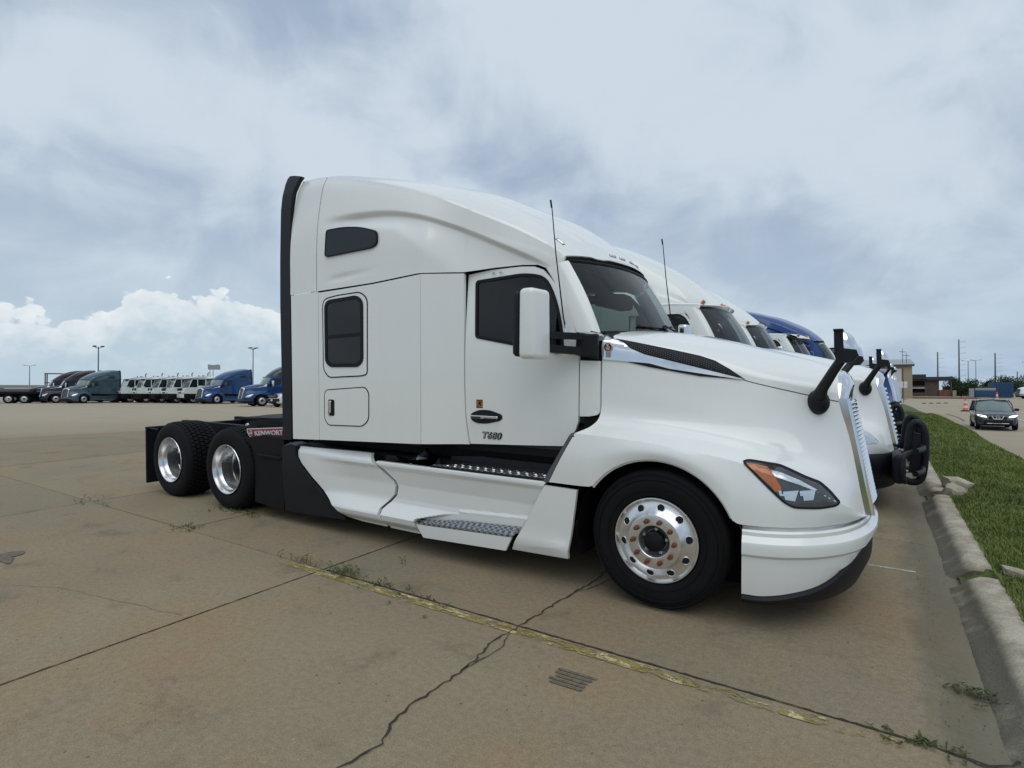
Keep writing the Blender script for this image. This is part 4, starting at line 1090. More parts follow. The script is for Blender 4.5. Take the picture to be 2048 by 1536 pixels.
def build_tractor(label, loc, rz, body='white', style='A', detail=1, group=None, level=False, name='semi_truck', roofcol=None, hoodcol=None):
    D_ = detail
    NM = Matrix.Translation((-.5, 0, 0)) @ Matrix.Diagonal((1.13, 1, 1, 1)) @ Matrix.Translation((.5, 0, 0)) if style == 'B' else None
    r = thing(name, label, 'semi truck', loc, rz, group, level)
    hc = hoodcol or body; rc = roofcol or body
    part('hoodtop', hood_top_mb, 'hood_top', hc, r, 40, M_=NM)
    both(r, 'hoodside', hood_side_mb, 'fender', hc, angle=40, M_=NM)
    if style in ('A', 'D') or D_ == 0: part('bumper', bumper_mb, 'bumper', hc, r, 25, M_=NM)
    part('valance', valance_mb, 'bumper_valance', 'black', r, 35) if style != 'B' else part('bbump', blackbumper_mb, 'bumper', 'black', r, 35, M_=NM)
    g = part('gframe', grille_frame_mb, 'grille_frame', 'chrome', r, 45, M_=NM)
    part('gback', grille_back_mb, 'grille_mesh', 'trim', g)
    n = 26 if D_ > 1 else (13 if D_ else 7)
    for i in range(n):
        z = 1.455 - i * (.73 / n); x = 1.072 + (1.62 - z) * .196 + .012
        part('slat', slat_mb, 'slat', 'chrome' if D_ else 'alu2', g, 50, M_=Matrix.Translation((x, 0, z)) @ Matrix.Scale(1.0 if D_ > 1 else 1.6, 4, (0, 0, 1)))
    # headlights
    for sg in (0, 1):
        mm = (lambda f: (lambda: f().mirror())) if sg else (lambda f: f)
        h = part('hl%d' % sg, mm(lambda: panel(HL, [], Whood(.003), 1, .02, .02)), 'headlight', 'lens' if D_ > 1 else 'lampsilver', r, 60, M_=NM)
        if D_ > 1:
            part('hla%d' % sg, mm(lambda: panel(HLA, [], Whood(.007), 1, .004, .02)), 'turn_signal', 'amber', h, 60)
            part('hls%d' % sg, mm(lambda: panel(HLS, [], Whood(.007), 1, .004, .02)), 'light_bar', 'lampsilver', h, 60)
            part('hlp%d' % sg, mm(lambda: panel([(.800, .918), (.885, .926), (.868, .858), (.815, .868)], [], Whood(.008), 1, .003, .02)), 'projector', 'lampsilver', h, 20)
            part('hlq%d' % sg, mm(lambda: panel([(.902, .924), (.975, .926), (.966, .865), (.915, .862)], [], Whood(.008), 1, .003, .02)), 'projector', 'lampsilver', h, 20)
            part('hlc%d' % sg, mm(lambda: panel([(.775, .922), (.792, .926), (.794, .905), (.835, .905), (.83, .892), (.785, .892)], [], Whood(.010), 1, .003, .02)), 'projector_bracket', 'chrome', h, 20)
            part('hld%d' % sg, mm(lambda: panel([(.890, .922), (.905, .924), (.906, .905), (.93, .905), (.925, .892), (.895, .892)], [], Whood(.010), 1, .003, .02)), 'projector_bracket', 'chrome', h, 20)
            part('hlr%d' % sg, mm(lambda: panel(inset(HL, -.007), [inset(HL, .005)], Whood(.006), 1, .01, .02)), 'headlight_seal', 'trim', h, 60)
    if style != 'D' or True:
        both(r, 'louv', lambda: panel(LOUV, [], Whood(.006), 1, .012, .025), 'hood_vent', 'trim', angle=60, M_=NM)
        both(r, 'chr', lambda: panel(CHROME, [], Whood(.012), 1, .014, .025), 'vent_trim', 'chrome', angle=60, M_=NM)
        both(r, 'lowb', lambda: panel(LOWB, [], Whood(.008), 1, .012, .025), 'vent_lower_strip', 'trim', angle=60, M_=NM)  # black strip between the chrome trim and the hood seam
    # cab
    both(r, 'door', door_mb, 'door', body)
    both(r, 'cowl', cowl_mb, 'cowl', body)
    both(r, 'pillar', pillar_mb, 'windscreen_pillar', body, angle=50)
    both(r, 'cowltop', cowl_top_mb, 'cowl_top', body)
    both(r, 'drub', door_rubber_mb, 'window_seal', 'trim')
    both(r, 'dglass', door_glass_mb, 'door_window', 'sideglass' if D_ else 'darkglass')
    part('wind', windscreen_mb, 'windscreen', 'windscreen' if D_ else 'farglass', r, 60)
    part('windr', screen_rubber_mb, 'windscreen_seal', 'trim', r, 60)
    part('scut', scuttle_mb, 'scuttle', 'trim', r, 60)
    if D_: part('inter', interior_mb, 'cab_interior', ['interior', 'seat'], r)
    part('fire', firewall_mb, 'firewall', 'frame', r)
    part('chas', chassis_mb, 'chassis', 'frame', r)
    both(r, 'liner', liner_mb, 'wheel_liner', 'frame')
    both(r, 'rearp', lambda: panel(REARP, [], Wrearp, 1, .03, .06), 'fender_extension', body)
    both(r, 'reargap', lambda: panel([(-.640, 1.19), (-.668, 1.215), (-.69, 1.19), (-.915, .825), (-.862, .812)], [], lambda x, z: 1.195, 1, .12, .1), 'fender_seal', 'grey')
    # wheels
    for sg in (1, -1):
        wheel(r, 0, -sg * 1.055, 'f', sg, D_)
        for x in (-5.316, -6.66): wheel(r, x, -sg * 1.0, 'd', sg, D_)
    if style == 'D':
        part('dayb', daycab_back_mb, 'cab_back', body, r)
        part('broof', cabroofB, 'cab_roof', body, r, 40)
        part('visor', visor_mb, 'sun_visor', body, r, 50)
    else:
        both(r, 'sl', lambda: panel(SLP, [], lambda x, z: 1.22, 1, .03, .2), 'sleeper_side', body)
        both(r, 'corner', lambda: panel([(-2.183, 2.568), (-1.795, 2.558), (-1.796, 1.6), (-1.785, 1.3), (-1.758, 1.12), (-1.74, 1.04), (-2.18, 1.026)], [], Wcorner, 1, .03, .05), 'sleeper_corner', body)
        both(r, 'extl', lambda: panel([(-4.052, 2.507), (-3.606, 2.518), (-3.60, .970), (-4.035, .952)], [], lambda x, z: 1.219, 1, .03, .3), 'side_extender', body)
        part('core', core_mb, 'inner_body', 'frame', r)
        both(r, 'trimc', trim_column_mb, 'extender_edge', 'black')
        both(r, 'sk1%d' % (D_ > 1), lambda: panel(SK1, [], Wskirt, 1, .04, .018 if D_ > 1 else .06), 'skirt', body, angle=24)
        both(r, 'sk2%d' % (D_ > 1), lambda: panel(SK2, [], Wskirt, 1, .04, .0095 if D_ > 1 else .06), 'skirt', body, angle=24)
        both(r, 'skb', lambda: panel(SKB, [], lambda x, z: 1.19 + .03 * min(1, max(0, (z - .1) / .5)), 1, .05, .15), 'skirt_end', 'black')
        both(r, 'skf', lambda: panel([(-4.235, .86), (-4.11, .905), (-4.02, .885), (-4.01, .86)], [], lambda x, z: 1.20, 1, .15, .2), 'skirt_cap', 'grey')
        if style == 'A':
            part('roof', lambda: shape_roof(roof_mb(-3.618, -.86, 90)), 'roof', rc, r, 45)
            part('roofx', lambda: shape_ext(ext_upper_mb()), 'roof_extender', rc, r, 45)
            both(r, 'hwin', lambda: panel(HWIN, [], lambda x, z: 1.238 - .006 * (z - 2.86) / .27, 1, .03, .5), 'upper_window', 'darkglass')
            both(r, 'hwinr', lambda: panel(inset(HWIN, -.006), [inset(HWIN, .004)], lambda x, z: 1.241 - .006 * (z - 2.86) / .27, 1, .03, .5), 'upper_window_seal', 'trim')
        else:
            part('broof', cabroofB, 'cab_roof', body, r, 40)
            part('bfair', lambda: roofB_sections(), 'roof_fairing', rc, r, 45)
            both(r, 'extu', lambda: panel([(-4.052, 2.52), (-3.62, 2.53), (-3.62, 3.6), (-4.0, 3.7)], [], lambda x, z: 1.20, 1, .03, .3), 'side_extender', rc)
        if D_:
            both(r, 'tdoor', lambda: ringpanel(TWIN_O, .012, .004), 'luggage_door_seal', 'trim')
            both(r, 'tdoor2', lambda: panel(inset(TWIN_O, .012), [inset(TWIN_G, -.03)], lambda x, z: 1.223, 1, .02, .3), 'sleeper_window_door', body)
            both(r, 'tgl', lambda: panel(inset(TWIN_G, .0), [], lambda x, z: 1.226, 1, .01, .5), 'sleeper_window', 'sleeperglass')
            both(r, 'tglr', lambda: panel(inset(TWIN_G, -.032), [inset(TWIN_G, .004)], lambda x, z: 1.232, 1, .02, .5), 'sleeper_window_seal', 'trim')
            both(r, 'tglb', lambda: panel([(-3.45, 2.055), (-2.96, 2.07), (-2.96, 2.035), (-3.45, 2.02)], [], lambda x, z: 1.232, 1, .02, .5), 'window_bar', 'trim')
    if style in ('B', 'D'):
        for i, yy in enumerate((-.78, -.16, 0, .16, .78)):
            x = -.845 + .2 * (1 - abs(yy / .93) ** 2.3) + (.0 if style == 'B' else .24)
            part('mark', marker_mb, 'marker_light', 'amber', r, 60, M_=Matrix.Translation((x - .03, yy, 2.662 if style == 'B' else 2.60)) @ Matrix.Rotation(PI / 2 - yy * .5, 4, 'Z') @ Matrix.Scale(2.2, 4))
    if style == 'B' and D_: part('push', pushbar_mb, 'push_bar', 'black', r, 50, M_=Matrix.Translation((.2, 0, 0))); part('pod', lightpod_mb, 'bumper_bolts', 'steel', r, M_=Matrix.Translation((.2, 0, 0)), kind='stuff')
    # mirrors
    mcol = {'A': body, 'B': 'chrome', 'D': 'chrome'}[style]
    for sg in (0, 1):
        mm = (lambda f: (lambda: f().mirror())) if sg else (lambda f: f)
        k = '%d' % sg
        a = part('marm' + k, mm(mirror_arm_mb), 'mirror_arm', 'black', r)
        h = part('mhead' + k, mm(mirror_head_mb), 'mirror', mcol, r, 50)
        part('mback' + k, mm(mirror_back_mb), 'mirror_housing', 'black', h)
        if D_: part('mglass' + k, mm(mirror_glass_mb), 'mirror_glass', 'darkglass', h)
        if D_:
            b = part('hmb' + k, mm(hood_mirror_base_mb), 'hood_mirror', 'black', r, 60, M_=Matrix.Translation((.2, 0, 0)) if style == 'B' else None)
            part('hms' + k, mm(hood_mirror_shell_mb), 'mirror_shell', 'black', b)
            part('hmd' + k, mm(hood_mirror_dome_mb), 'mirror_dome', 'chrome', b, 60)
    return r
def hero():
    r = build_tractor('large new white sleeper truck in the foreground, chrome grille and open drive wheels', (-1.294, 5.07, 0), 0, 'white', 'A', 2)
    part(None, lambda: MB().merge(arch_lip_mb()), 'arch_edge', 'white', r)
    part(None, rivets_mb, 'rivets', 'white', r, kind='stuff')
    # lower luggage door
    part(None, lambda: ringpanel(LDOOR, .010, .004), 'luggage_door_seal', 'trim', r)
    ld = part(None, lambda: panel(inset(LDOOR, .010), [], lambda x, z: 1.224, 1, .02, .5), 'luggage_door', 'white', r)
    part(None, lambda: ledpanel(rrect(-3.447, -3.352, 1.232, 1.398, .02), .008, lambda x, z: 1.22), 'latch', 'trim', ld)
    part(None, lambda: MB().box(-3.432, -3.392, -1.242, -1.23, 1.262, 1.385, .008), 'latch_lever', 'chrome', ld)
    part(None, lambda: MB().cyl((-3.418, -1.238, 1.25), (-3.418, -1.247, 1.25), .011, .010, 12), 'lock', 'chrome', ld)
    # seams of the roof fairing and of the extender sit over the dark inner body; seam strip of the hood
    sl = [HOODB.ray_cast(Vector((x, -3, z)), Vector((0, 1, 0)))[0] for x, z in zip(np.linspace(.50, 1.07, 14), np.interp(np.linspace(.50, 1.07, 14), (.5, .55, .67, .8, .98, 1.085), (1.629, 1.6125, 1.580, 1.547, 1.50, 1.475)))]
    part(None, lambda: MB().tube([(p.x, p.y + .002, p.z) for p in sl if p is not None], .0042, 5), 'hood_seam', 'trim', r)
    # door handle, sticker, badges
    hd = roundpoly([(-1.722, 1.315), (-1.63, 1.352), (-1.52, 1.352), (-1.40, 1.318), (-1.388, 1.285), (-1.42, 1.262), (-1.55, 1.232), (-1.66, 1.232), (-1.722, 1.262)], .04, 3)
    q = part(None, lambda: panel(hd, [], lambda x, z: Wcab(x, z) + .006, 1, .012, .05), 'door_handle', 'black', r)
    part(None, lambda: MB().box(-1.712, -1.425, -1.098, -1.072, 1.277, 1.302, .006), 'handle_grip', 'chrome', q)
    part(None, lambda: MB().box(-1.708, -1.60, -1.1, -1.09, 1.279, 1.292, .002), 'handle_recess', 'shadow', q)
    part(None, lambda: panel([(-1.665, 1.366), (-1.595, 1.368), (-1.595, 1.442), (-1.665, 1.44)], [], lambda x, z: Wcab(x, z) + .002, 1, .001, .5), 'sticker', 'orange', r)
    def stk():
        s = MB(); W = lambda x, z: Wcab(x, z) + .0035
        for a, b, c, d in ((-1.662, -1.598, 1.432, 1.438), (-1.662, -1.598, 1.368, 1.374), (-1.64, -1.622, 1.395, 1.425), (-1.622, -1.612, 1.385, 1.405), (-1.655, -1.635, 1.38, 1.388), (-1.618, -1.604, 1.41, 1.424)):
            s.merge(panel([(a, c), (b, c), (b, d), (a, d)], [], W, 1, .0005, .5))
        return s
    part(None, stk, 'sticker_print', 'trim', r)
    yb = -Wcab(-1.5, 1.13)
    part(None, lambda: wall_text('T680', .078, -1.51, yb, 1.128, .006, .0035, .25, 1.25), 'badge', 'trim', r)
    part(None, lambda: wall_text('T680', .076, -1.512, yb - .005, 1.128, .004, -.0008, .25, 1.25), 'badge_face', 'alu2', r)
    for x in (-1.508, -1.432): part(None, lambda: MB().cyl((x, -1.02, 2.545), (x, -1.045, 2.535), .008, .006, 8), 'stud', 'alu', r)
    # emblem on the side vent trim
    ye = -Whood(.009)(-.451, 1.86)
    em = part(None, lambda: MB().merge(cyl_y(-.448, ye - .006, 1.875, .034, .008)).merge(MB().box(-.470, -.426, ye - .006, ye, 1.797, 1.85, .004)), 'emblem', 'badge_red', r)
    part(None, lambda: wall_text('K', .034, -.448, ye - .011, 1.888, .002, .001), 'emblem_letter', 'signwhite', em)
    part(None, lambda: wall_text('W', .032, -.448, ye - .011, 1.862, .002, .001), 'emblem_letter', 'signwhite', em)
    def bars():
        s = MB()
        for k in range(4): s.box(-.4665 + k * .0115, -.462 + k * .0115, ye - .010, ye - .005, 1.80, 1.846)
        for k in range(5): s.box(-.470 + k * .010, -.466 + k * .010, ye - .008, ye - .002, 1.908, 1.916)
        s.tube([(-.448 + .034 * math.cos(t), ye - .011, 1.875 + .034 * math.sin(t)) for t in np.linspace(0, 2 * PI, 25)], .0022, 5, False)
        return s
    part(None, bars, 'emblem_stripe', 'signwhite', em)
    # mesh pattern of the hood vents
    def honey():
        s = MB(); W = Whood(.0072)
        from mathutils.geometry import intersect_point_tri_2d
        def inside(x, z, P_=LOUV):
            c = False
            for i in range(len(P_)):
                (x1, z1), (x2, z2) = P_[i - 1], P_[i]
                if (z1 > z) != (z2 > z) and x < (x2 - x1) * (z - z1) / (z2 - z1) + x1: c = not c
            return c
        for i in range(60):
            for j in range(22):
                x = -.40 + i * .0165; z = 1.63 + j * .0155 + (.0078 if i % 2 else 0)
                if all(inside(x + a, z + b) for a, b in ((-.009, 0), (.009, 0), (0, .012), (0, -.012))):
                    y = -W(x, z); s.add([(x - .0055, y, z), (x, y, z + .0042), (x + .0055, y, z), (x, y, z - .0042)], [(0, 1, 2, 3)])
        return s
    part(None, honey, 'vent_mesh', 'grey', r, kind='stuff')
    # steps with diamond plate
    part(None, lambda: panel(STEPF, [], lambda x, z: 1.238 - .06 * max(0, .26 - z), 1, .02, .06), 'step_front', 'white', r)
    part(None, lambda: MB().add([(-2.235, -1.20, .318), (-2.10, -1.238, .308), (-1.165, -1.240, .352), (-1.135, -1.165, .412), (-1.60, -1.165, .385), (-1.78, -1.168, .374)], [(0, 1, 2, 3, 4, 5)]).add([(-2.25, -1.236, .292), (-1.18, -1.242, .338), (-1.165, -1.242, .354), (-2.235, -1.236, .312)], [(0, 1, 2, 3)]), 'lower_step', 'plate', r)
    part(None, lambda: step_mb(.838, -2.10, -.90, .80, 1.155, .42), 'upper_step', 'plate', r)
    part(None, lambda: MB().box(-2.12, -.90, -1.165, -1.15, .812, .830), 'upper_step_edge', 'trim', r)
    def treads():
        s = MB(); rr = random.Random(2)
        for i in range(26):
            for j in range(5):
                x = -1.98 + i * .042; y = -1.135 + j * .062
                if x < -2.05 + (y + 1.135) * 1.3: continue
                a = .6 if (i + j) % 2 else -.6; dx, dy = .015 * math.cos(a), .015 * math.sin(a)
                s.add([(x - dx, y - dy - .003, .8385), (x + dx, y + dy - .003, .8385), (x + dx, y + dy + .003, .8385), (x - dx, y - dy + .003, .8385), (x, y, .843)], [(0, 1, 4), (1, 2, 4), (2, 3, 4), (3, 0, 4)])
        return s
    part(None, treads, 'step_tread', 'alu', r, kind='stuff')
    # things seen behind the skirt, below the cab
    def bay():
        s = MB()
        s.prism([(-2.74, .862), (-2.62, .865), (-2.54, .775), (-2.40, .755), (-2.18, .76), (-2.15, .86), (-2.08, .89), (-2.05, .80), (-2.80, .79)], -1.09, -1.06)
        s.prism([(-2.05, .78), (-2.0, .905), (-1.62, .93), (-1.60, .925), (-.90, .92), (-.90, .84), (-1.62, .85), (-1.95, .80)], -1.0, -.96)
        s.box(-2.1, -.9, -.99, -.6, .76, .79); s.tube([(-2.5, -1.0, .80), (-2.35, -1.02, .86), (-2.28, -1.0, .92)], .05, 10)
        return s
    part(None, bay, 'side_box', 'black', r)
    part(None, lambda: MB().box(-2.44, -2.41, -1.10, -1.08, .775, .81, .004).box(-2.43, -2.25, -1.085, -1.075, .80, .812, .003), 'battery_strap', 'yellow', r)
    part(None, lambda: MB().cyl((-2.36, -1.06, .86), (-2.25, -1.04, .83), .035, .03, 10), 'filter', 'steel', r)
    # antennas
    for f, n_ in ((lambda: antenna_mb(), 0), (lambda: antenna_mb().mirror().moved(.20, 0, .09), 1)):
        a = part(None, f, 'antenna', 'trim', r)
        part(None, (lambda: antenna_base_mb()) if n_ == 0 else (lambda: antenna_base_mb().mirror().moved(.20, 0, .09)), 'antenna_mount', 'alu', a)
    part(None, wiper_mb, 'wiper', 'trim', r)
    part(None, lambda: wiper_mb().mirror(), 'wiper', 'trim', r)
    part(None, lambda: MB().tube([(-.60, -1.0, 2.0), (-.54, -.995, 1.985)], .01, 6), 'cowl_clip', 'trim', r)
    # clear marker lights along the roof front, over the windscreen
    for yy, dx in ((-.86, -.14), (-.30, 0), (-.12, .0), (.12, 0), (.30, 0), (.86, -.14)):
        xx = -.86 + .22 * (1 - (yy / .965) ** 2) + dx * .6 - .05
        h = ROOFB.ray_cast(Vector((xx, yy, 5)), Vector((0, 0, -1)))
        if h[0] is None: continue
        nq = h[1].to_track_quat('Z', 'Y')
        m = Matrix.Translation(h[0] + h[1] * .006) @ (h[1] if h[1].z > 0 else -h[1]).to_track_quat('Z', 'Y').to_matrix().to_4x4() @ Matrix.Rotation(0 if abs(yy) < .5 else 1.1 * (1 if yy > 0 else -1), 4, 'Z')
        b = part('mk1', lambda: MB().box(-.055, .055, -.020, .020, -.006, .008, .008), 'marker_base', 'grey', r, 60, M_=m)
        part('mk2', lambda: MB().box(-.046, .046, -.013, .013, .002, .018, .010), 'marker_lens', 'lampsilver', b, 60)
    # rear end
    part(None, rear_deck_mb, 'deck_plate', 'frame', r)
    part(None, fifth_wheel_mb, 'fifth_wheel', 'frame', r)
    both(r, 'qf', quarter_fender_mb, 'quarter_fender', 'frame')
    both(r, 'mf', mudflap_mb, 'mud_flap', 'black')
    part(None, deck_box_mb, 'deck_fairing', 'trim', r)
    part(None, lambda: MB().cyl((-5.50, -.83, .985), (-5.50, -.85, .985), .035, .03, 16), 'work_light', 'alu', r)
    an = math.atan2(.055, .72)
    mx = Matrix.Translation((-4.66, -1.10, .965)) @ Matrix.Rotation(-an, 4, 'Y')
    sp = part(None, sign_panel_mb, 'sign_plate', 'signwhite', r, M_=mx)
    part(None, lambda: MB().box(-.395, .395, -.007, -.003, -.051, .051), 'sign_face', 'red', sp)
    part(None, lambda: wall_text('KENWORTH', .078, .055, -.009, 0, .002, .0015, 0, 1.40), 'sign_lettering', 'signwhite', sp)
    part(None, lambda: MB().tube([(-.345 + .036 * math.cos(t), -.009, .036 * math.sin(t)) for t in np.linspace(0, 2 * PI, 25)], .004, 5, False).merge(wall_text('KW', .034, -.345, -.009, 0, .002, .001)), 'sign_emblem', 'signwhite', sp)
    part(None, lambda: MB().tube([(-5.05, -1.09, .90), (-4.65, -1.09, .905), (-4.3, -1.0, .93)], .01, 6), 'sign_bracket', 'frame', r)
    return r
def cyl_y(x, y, z, r_, h):
    return MB().cyl((x, y, z), (x, y + h, z), r_, r_, 24)
# ================================================================== ground
def pl(x, y): return -0.0202 * x + 0.0298 * y
def smin(a, b, k):
    h = max(0.0, min(1.0, 0.5 + 0.5 * (b - a) / k)); return b * (1 - h) + a * h - k * h * (1 - h)
def cap(x): return float(np.interp(x, (-25, -6), (.36, .66)))
def zlot(x, y): return smin(pl(x, y), cap(x), .08) - pl(x, y)
def hroad(y): return float(np.interp(y, (-30, 0, 20, 43, 65, 100, 120, 600), (-1.0, -.9, -.75, -.51, -.10, .40, .52, .60)))
def zroad(x, y): return hroad(y) - pl(x, y)
def zgrass(x, y):
    base = zlot(.6, y) + .115
    cr = 2.05 + .35 * math.sin(y * .21 + 1.0) + .12 * math.sin(y * .9)
    if y > 18: cr = max(1.25, cr - (y - 18) * .05)
    t = max(0.0, (x - cr) / (4.3 - cr + .6)); t = min(1.0, t); t = t * t * (3 - 2 * t)
    und = .03 * mnoise.noise(Vector((x * 1.3, y * .5, 0))) + .02 * mnoise.noise(Vector((x * 3.1, y * 2.0, 4)))
    top = base + .02 * min(1, (x - .8) / .4) + und * min(1, max(0, x - .85) / .3) - .05 * max(0, x - 1.1)
    return top * (1 - t) + (zroad(x, y) - .15) * t
def gridobj(name, xs, ys, zf, mat, **props):
    s = MB(); s.grid([[(x, y, zf(x, y)) for x in xs] for y in ys])
    o = put(s.mesh(name, 1, 60), name, mat); o['kind'] = 'structure'
    for k, v in props.items(): o[k] = v
    return o
def prog(a, b, d0, g):
    out = [a]; d = d0
    while abs(out[-1] - a) < abs(b - a): out.append(out[-1] + math.copysign(d, b - a)); d *= g
    out[-1] = b; return out
JX = [-19.5, -17.3, -15.1, -12.9, -10.7, -8.49, -6.2, -3.93, -1.9, .60]
JY = [-4.2, -.52, 3.13, 6.79, 10.45, 14.1]
lx0, lx1, ly0, ly1 = JX[0], JX[-1], JY[0], JY[-1]
xs = sorted(set(prog(lx0, -900, 2.0, 1.12)[::-1] + list(np.linspace(lx0, lx1, 12)) + [.60]))
ys = sorted(set(prog(ly0, -60, 2.0, 1.2)[::-1] + list(np.linspace(ly0, ly1, 10)) + prog(ly1, 900, 1.2, 1.10)))
s = MB()
for i in range(len(xs) - 1):
    for j in range(len(ys) - 1):
        xm, ym = (xs[i] + xs[i + 1]) / 2, (ys[j] + ys[j + 1]) / 2
        inside = lx0 < xm < lx1 and ly0 < ym < ly1
        dz = -.05 if inside else 0
        c = [(xs[i], ys[j]), (xs[i + 1], ys[j]), (xs[i + 1], ys[j + 1]), (xs[i], ys[j + 1])]
        if inside: continue
        s.add([(x, y, zlot(x, y)) for x, y in c], [(0, 1, 2, 3)])
lot = put(s.mesh('parking_lot', 1, 60), 'parking_lot', 'farlot', kind='structure')
s = MB(); s.grid([[(x, y, zlot(x, y) - .035) for x in np.linspace(lx0 - .1, lx1 + .02, 24)] for y in np.linspace(ly0 - .1, ly1 + .1, 24)])
put(s.mesh('joint_bed', 1, 60), 'joint_bed', 'crack', lot)
for i in range(len(JX) - 1):
    for j in range(len(JY) - 1):
        if i == 7: continue
        x0, x1 = JX[i] + (.004 if i else -.001), (JX[i + 1] if i != 6 or True else 0) - .004
        if i == 8: x0 = JX[7] + .004                       # the slab without its sawn joint, cracked instead
        y0, y1 = JY[j] + .004, JY[j + 1] - .004
        nx, ny = 8 if i != 8 else 14, 10
        tilt = .003 * mnoise.noise(Vector((i * 3.3, j * 5.1, 1)))
        xx_ = list(np.linspace(x0, x1, nx)) if i != 8 else list(np.linspace(x0, .2, nx - 5)) + [.3, .38, .46, .54, .598]
        rows = [[(x, y, zlot(x, y) + tilt * (x - x0) - (.016 * math.sin(min(1, (x - .25) / .30) * PI / 2) ** 2 if x > .25 else 0)) for x in xx_] for y in np.linspace(y0, y1, ny)]
        sl = MB(); sl.grid(rows)
        per = [rows[0][k] for k in range(nx)] + [rows[k][-1] for k in range(1, ny)] + [rows[-1][k] for k in range(nx - 2, -1, -1)] + [rows[k][0] for k in range(ny - 2, 0, -1)]
        m_ = len(per); sl.add(per + [(x, y, z - .04) for x, y, z in per], [(k, (k + 1) % m_, (k + 1) % m_ + m_, k + m_) for k in range(m_)])
        put(sl.mesh('slab', 1, 50), 'slab', 'slab', lot)
# gutter pan and kerb
gy = sorted(set(list(np.linspace(-6, 22, 113)) + prog(22, 46, 1.0, 1.1)))
def kx(y): return .015 * mnoise.noise(Vector((0, y * .8, 0))) + .01 * mnoise.noise(Vector((0, y * 4, 3)))
BREAKS = [(5.72, .10), (9.25, .17), (13.4, .04)]
prof = [(.500, -.03), (.515, -.010), (.545, .008), (.580, .034), (.612, .066), (.640, .092), (.668, .109), (.70, .118), (.75, .121), (.80, .117), (.825, .100), (.83, .0)]
cuts = sorted([(a - b, a + b) for a, b in BREAKS]); edges_ = [-6.0]
for a, b in cuts: edges_ += [a, b]
edges_.append(46.0); kerb = thing('kerb', 'pale broken concrete kerb between the gutter and the grass', 'kerb', (0, 0, 0))
kerb['kind'] = 'structure'; del kerb['category']; del kerb['label']
for q in range(0, len(edges_), 2):
    a, b = edges_[q], edges_[q + 1]
    sub = [a]
    while sub[-1] < b - 3.4: sub.append(sub[-1] + (3.05 if sub[-1] < 20 else 6.0))
    sub.append(b)
    for t0, t1 in zip(sub[:-1], sub[1:]):
        yy = np.linspace(t0 + .006, t1 - .006, max(8, int((t1 - t0) / (.035 if t0 < 16 else .3))))
        rows = []
        for k, y in enumerate(yy):
            e = min(y - t0, t1 - y); rd = .035 * max(0, 1 - e / .07) if (t0 in (a,) and q) or t1 == b else .008 * max(0, 1 - e / .03)
            nz = lambda p, f: .008 * mnoise.noise(Vector((p * 14, y * f * .35, 7))) + .005 * mnoise.noise(Vector((p * 60, y * 22, 2)))
            rows.append([(x + kx(y) + nz(x, 5) * .8, y, zlot(.6, y) + max(-.03, z - rd * (1 + 2 * max(0, mnoise.noise(Vector((x * 19, y * 3, 1))))) - .02 * max(0, mnoise.noise(Vector((x * 7, y * 1.6, 9))) - .25) * (z > .06)) + nz(x + 3, 7) * .8) for x, z in prof])
        kb = MB(); kb.grid(rows)
        for r_ in (rows[0], rows[-1]): kb.add(r_, [tuple(range(len(r_)))])
        put(kb.mesh('kerb_stone', 1, 50), 'kerb_stone', 'kerb', kerb)
for yc, hw in ((5.72, .13), (9.25, .20)):
    s = MB(); s.grid([[(x, y, zlot(.6, y) + .012 + .085 * min(1, max(0, (x - .60) / .16)) * (1 - .35 * math.cos((y - yc) / hw * PI / 2)) + .012 * mnoise.noise(Vector((x * 20, y * 20, 3)))) for x in np.linspace(.585, .86, 12)] for y in np.linspace(yc - hw, yc + hw, 16)])
    put(s.mesh('washed_soil', 1, 60), 'washed_soil', 'soil', kerb)
def rock(cx, cy, cz, sx, sy, sz, seed, rz=0):
    bm = bmesh.new(); bmesh.ops.create_icosphere(bm, subdivisions=2, radius=1)
    for v in bm.verts:
        p = v.co.copy(); m_ = max(abs(p.x), abs(p.y), abs(p.z)); p = p / m_ ** .75
        p *= 1 + .22 * mnoise.noise(p * 1.7 + Vector((seed, 0, 0)))
        v.co = Vector((p.x * sx, p.y * sy, p.z * sz))
    s = MB(); s.bm(bm, Matrix.Translation((cx, cy, cz)) @ Matrix.Rotation(rz, 4, 'Z') @ Matrix.Rotation(.25, 4, 'Y')); return s
for k, (a, lab) in enumerate([((.92, 9.62, .165, .15, .15, .10, 1, .3), 'largest broken kerb chunk lying tilted where the kerb is gone, on the grass edge'),
                              ((.86, 9.12, .13, .11, .15, .11, 5, -.2), 'blocky piece of broken kerb standing next to the larger chunk'),
                              ((.72, 9.30, .02, .06, .10, .04, 8, .5), 'small kerb fragment lying low in the gap of the broken kerb'),
                              ((.93, 5.72, .13, .10, .06, .045, 3, .1), 'flat kerb fragment half grown over by grass, nearest to the camera')]):
    tag(put(rock(*a).mesh('kerb_chunk', 1, 28), 'kerb_chunk', 'kerb'), lab, 'concrete chunk', 'broken chunks of the kerb')
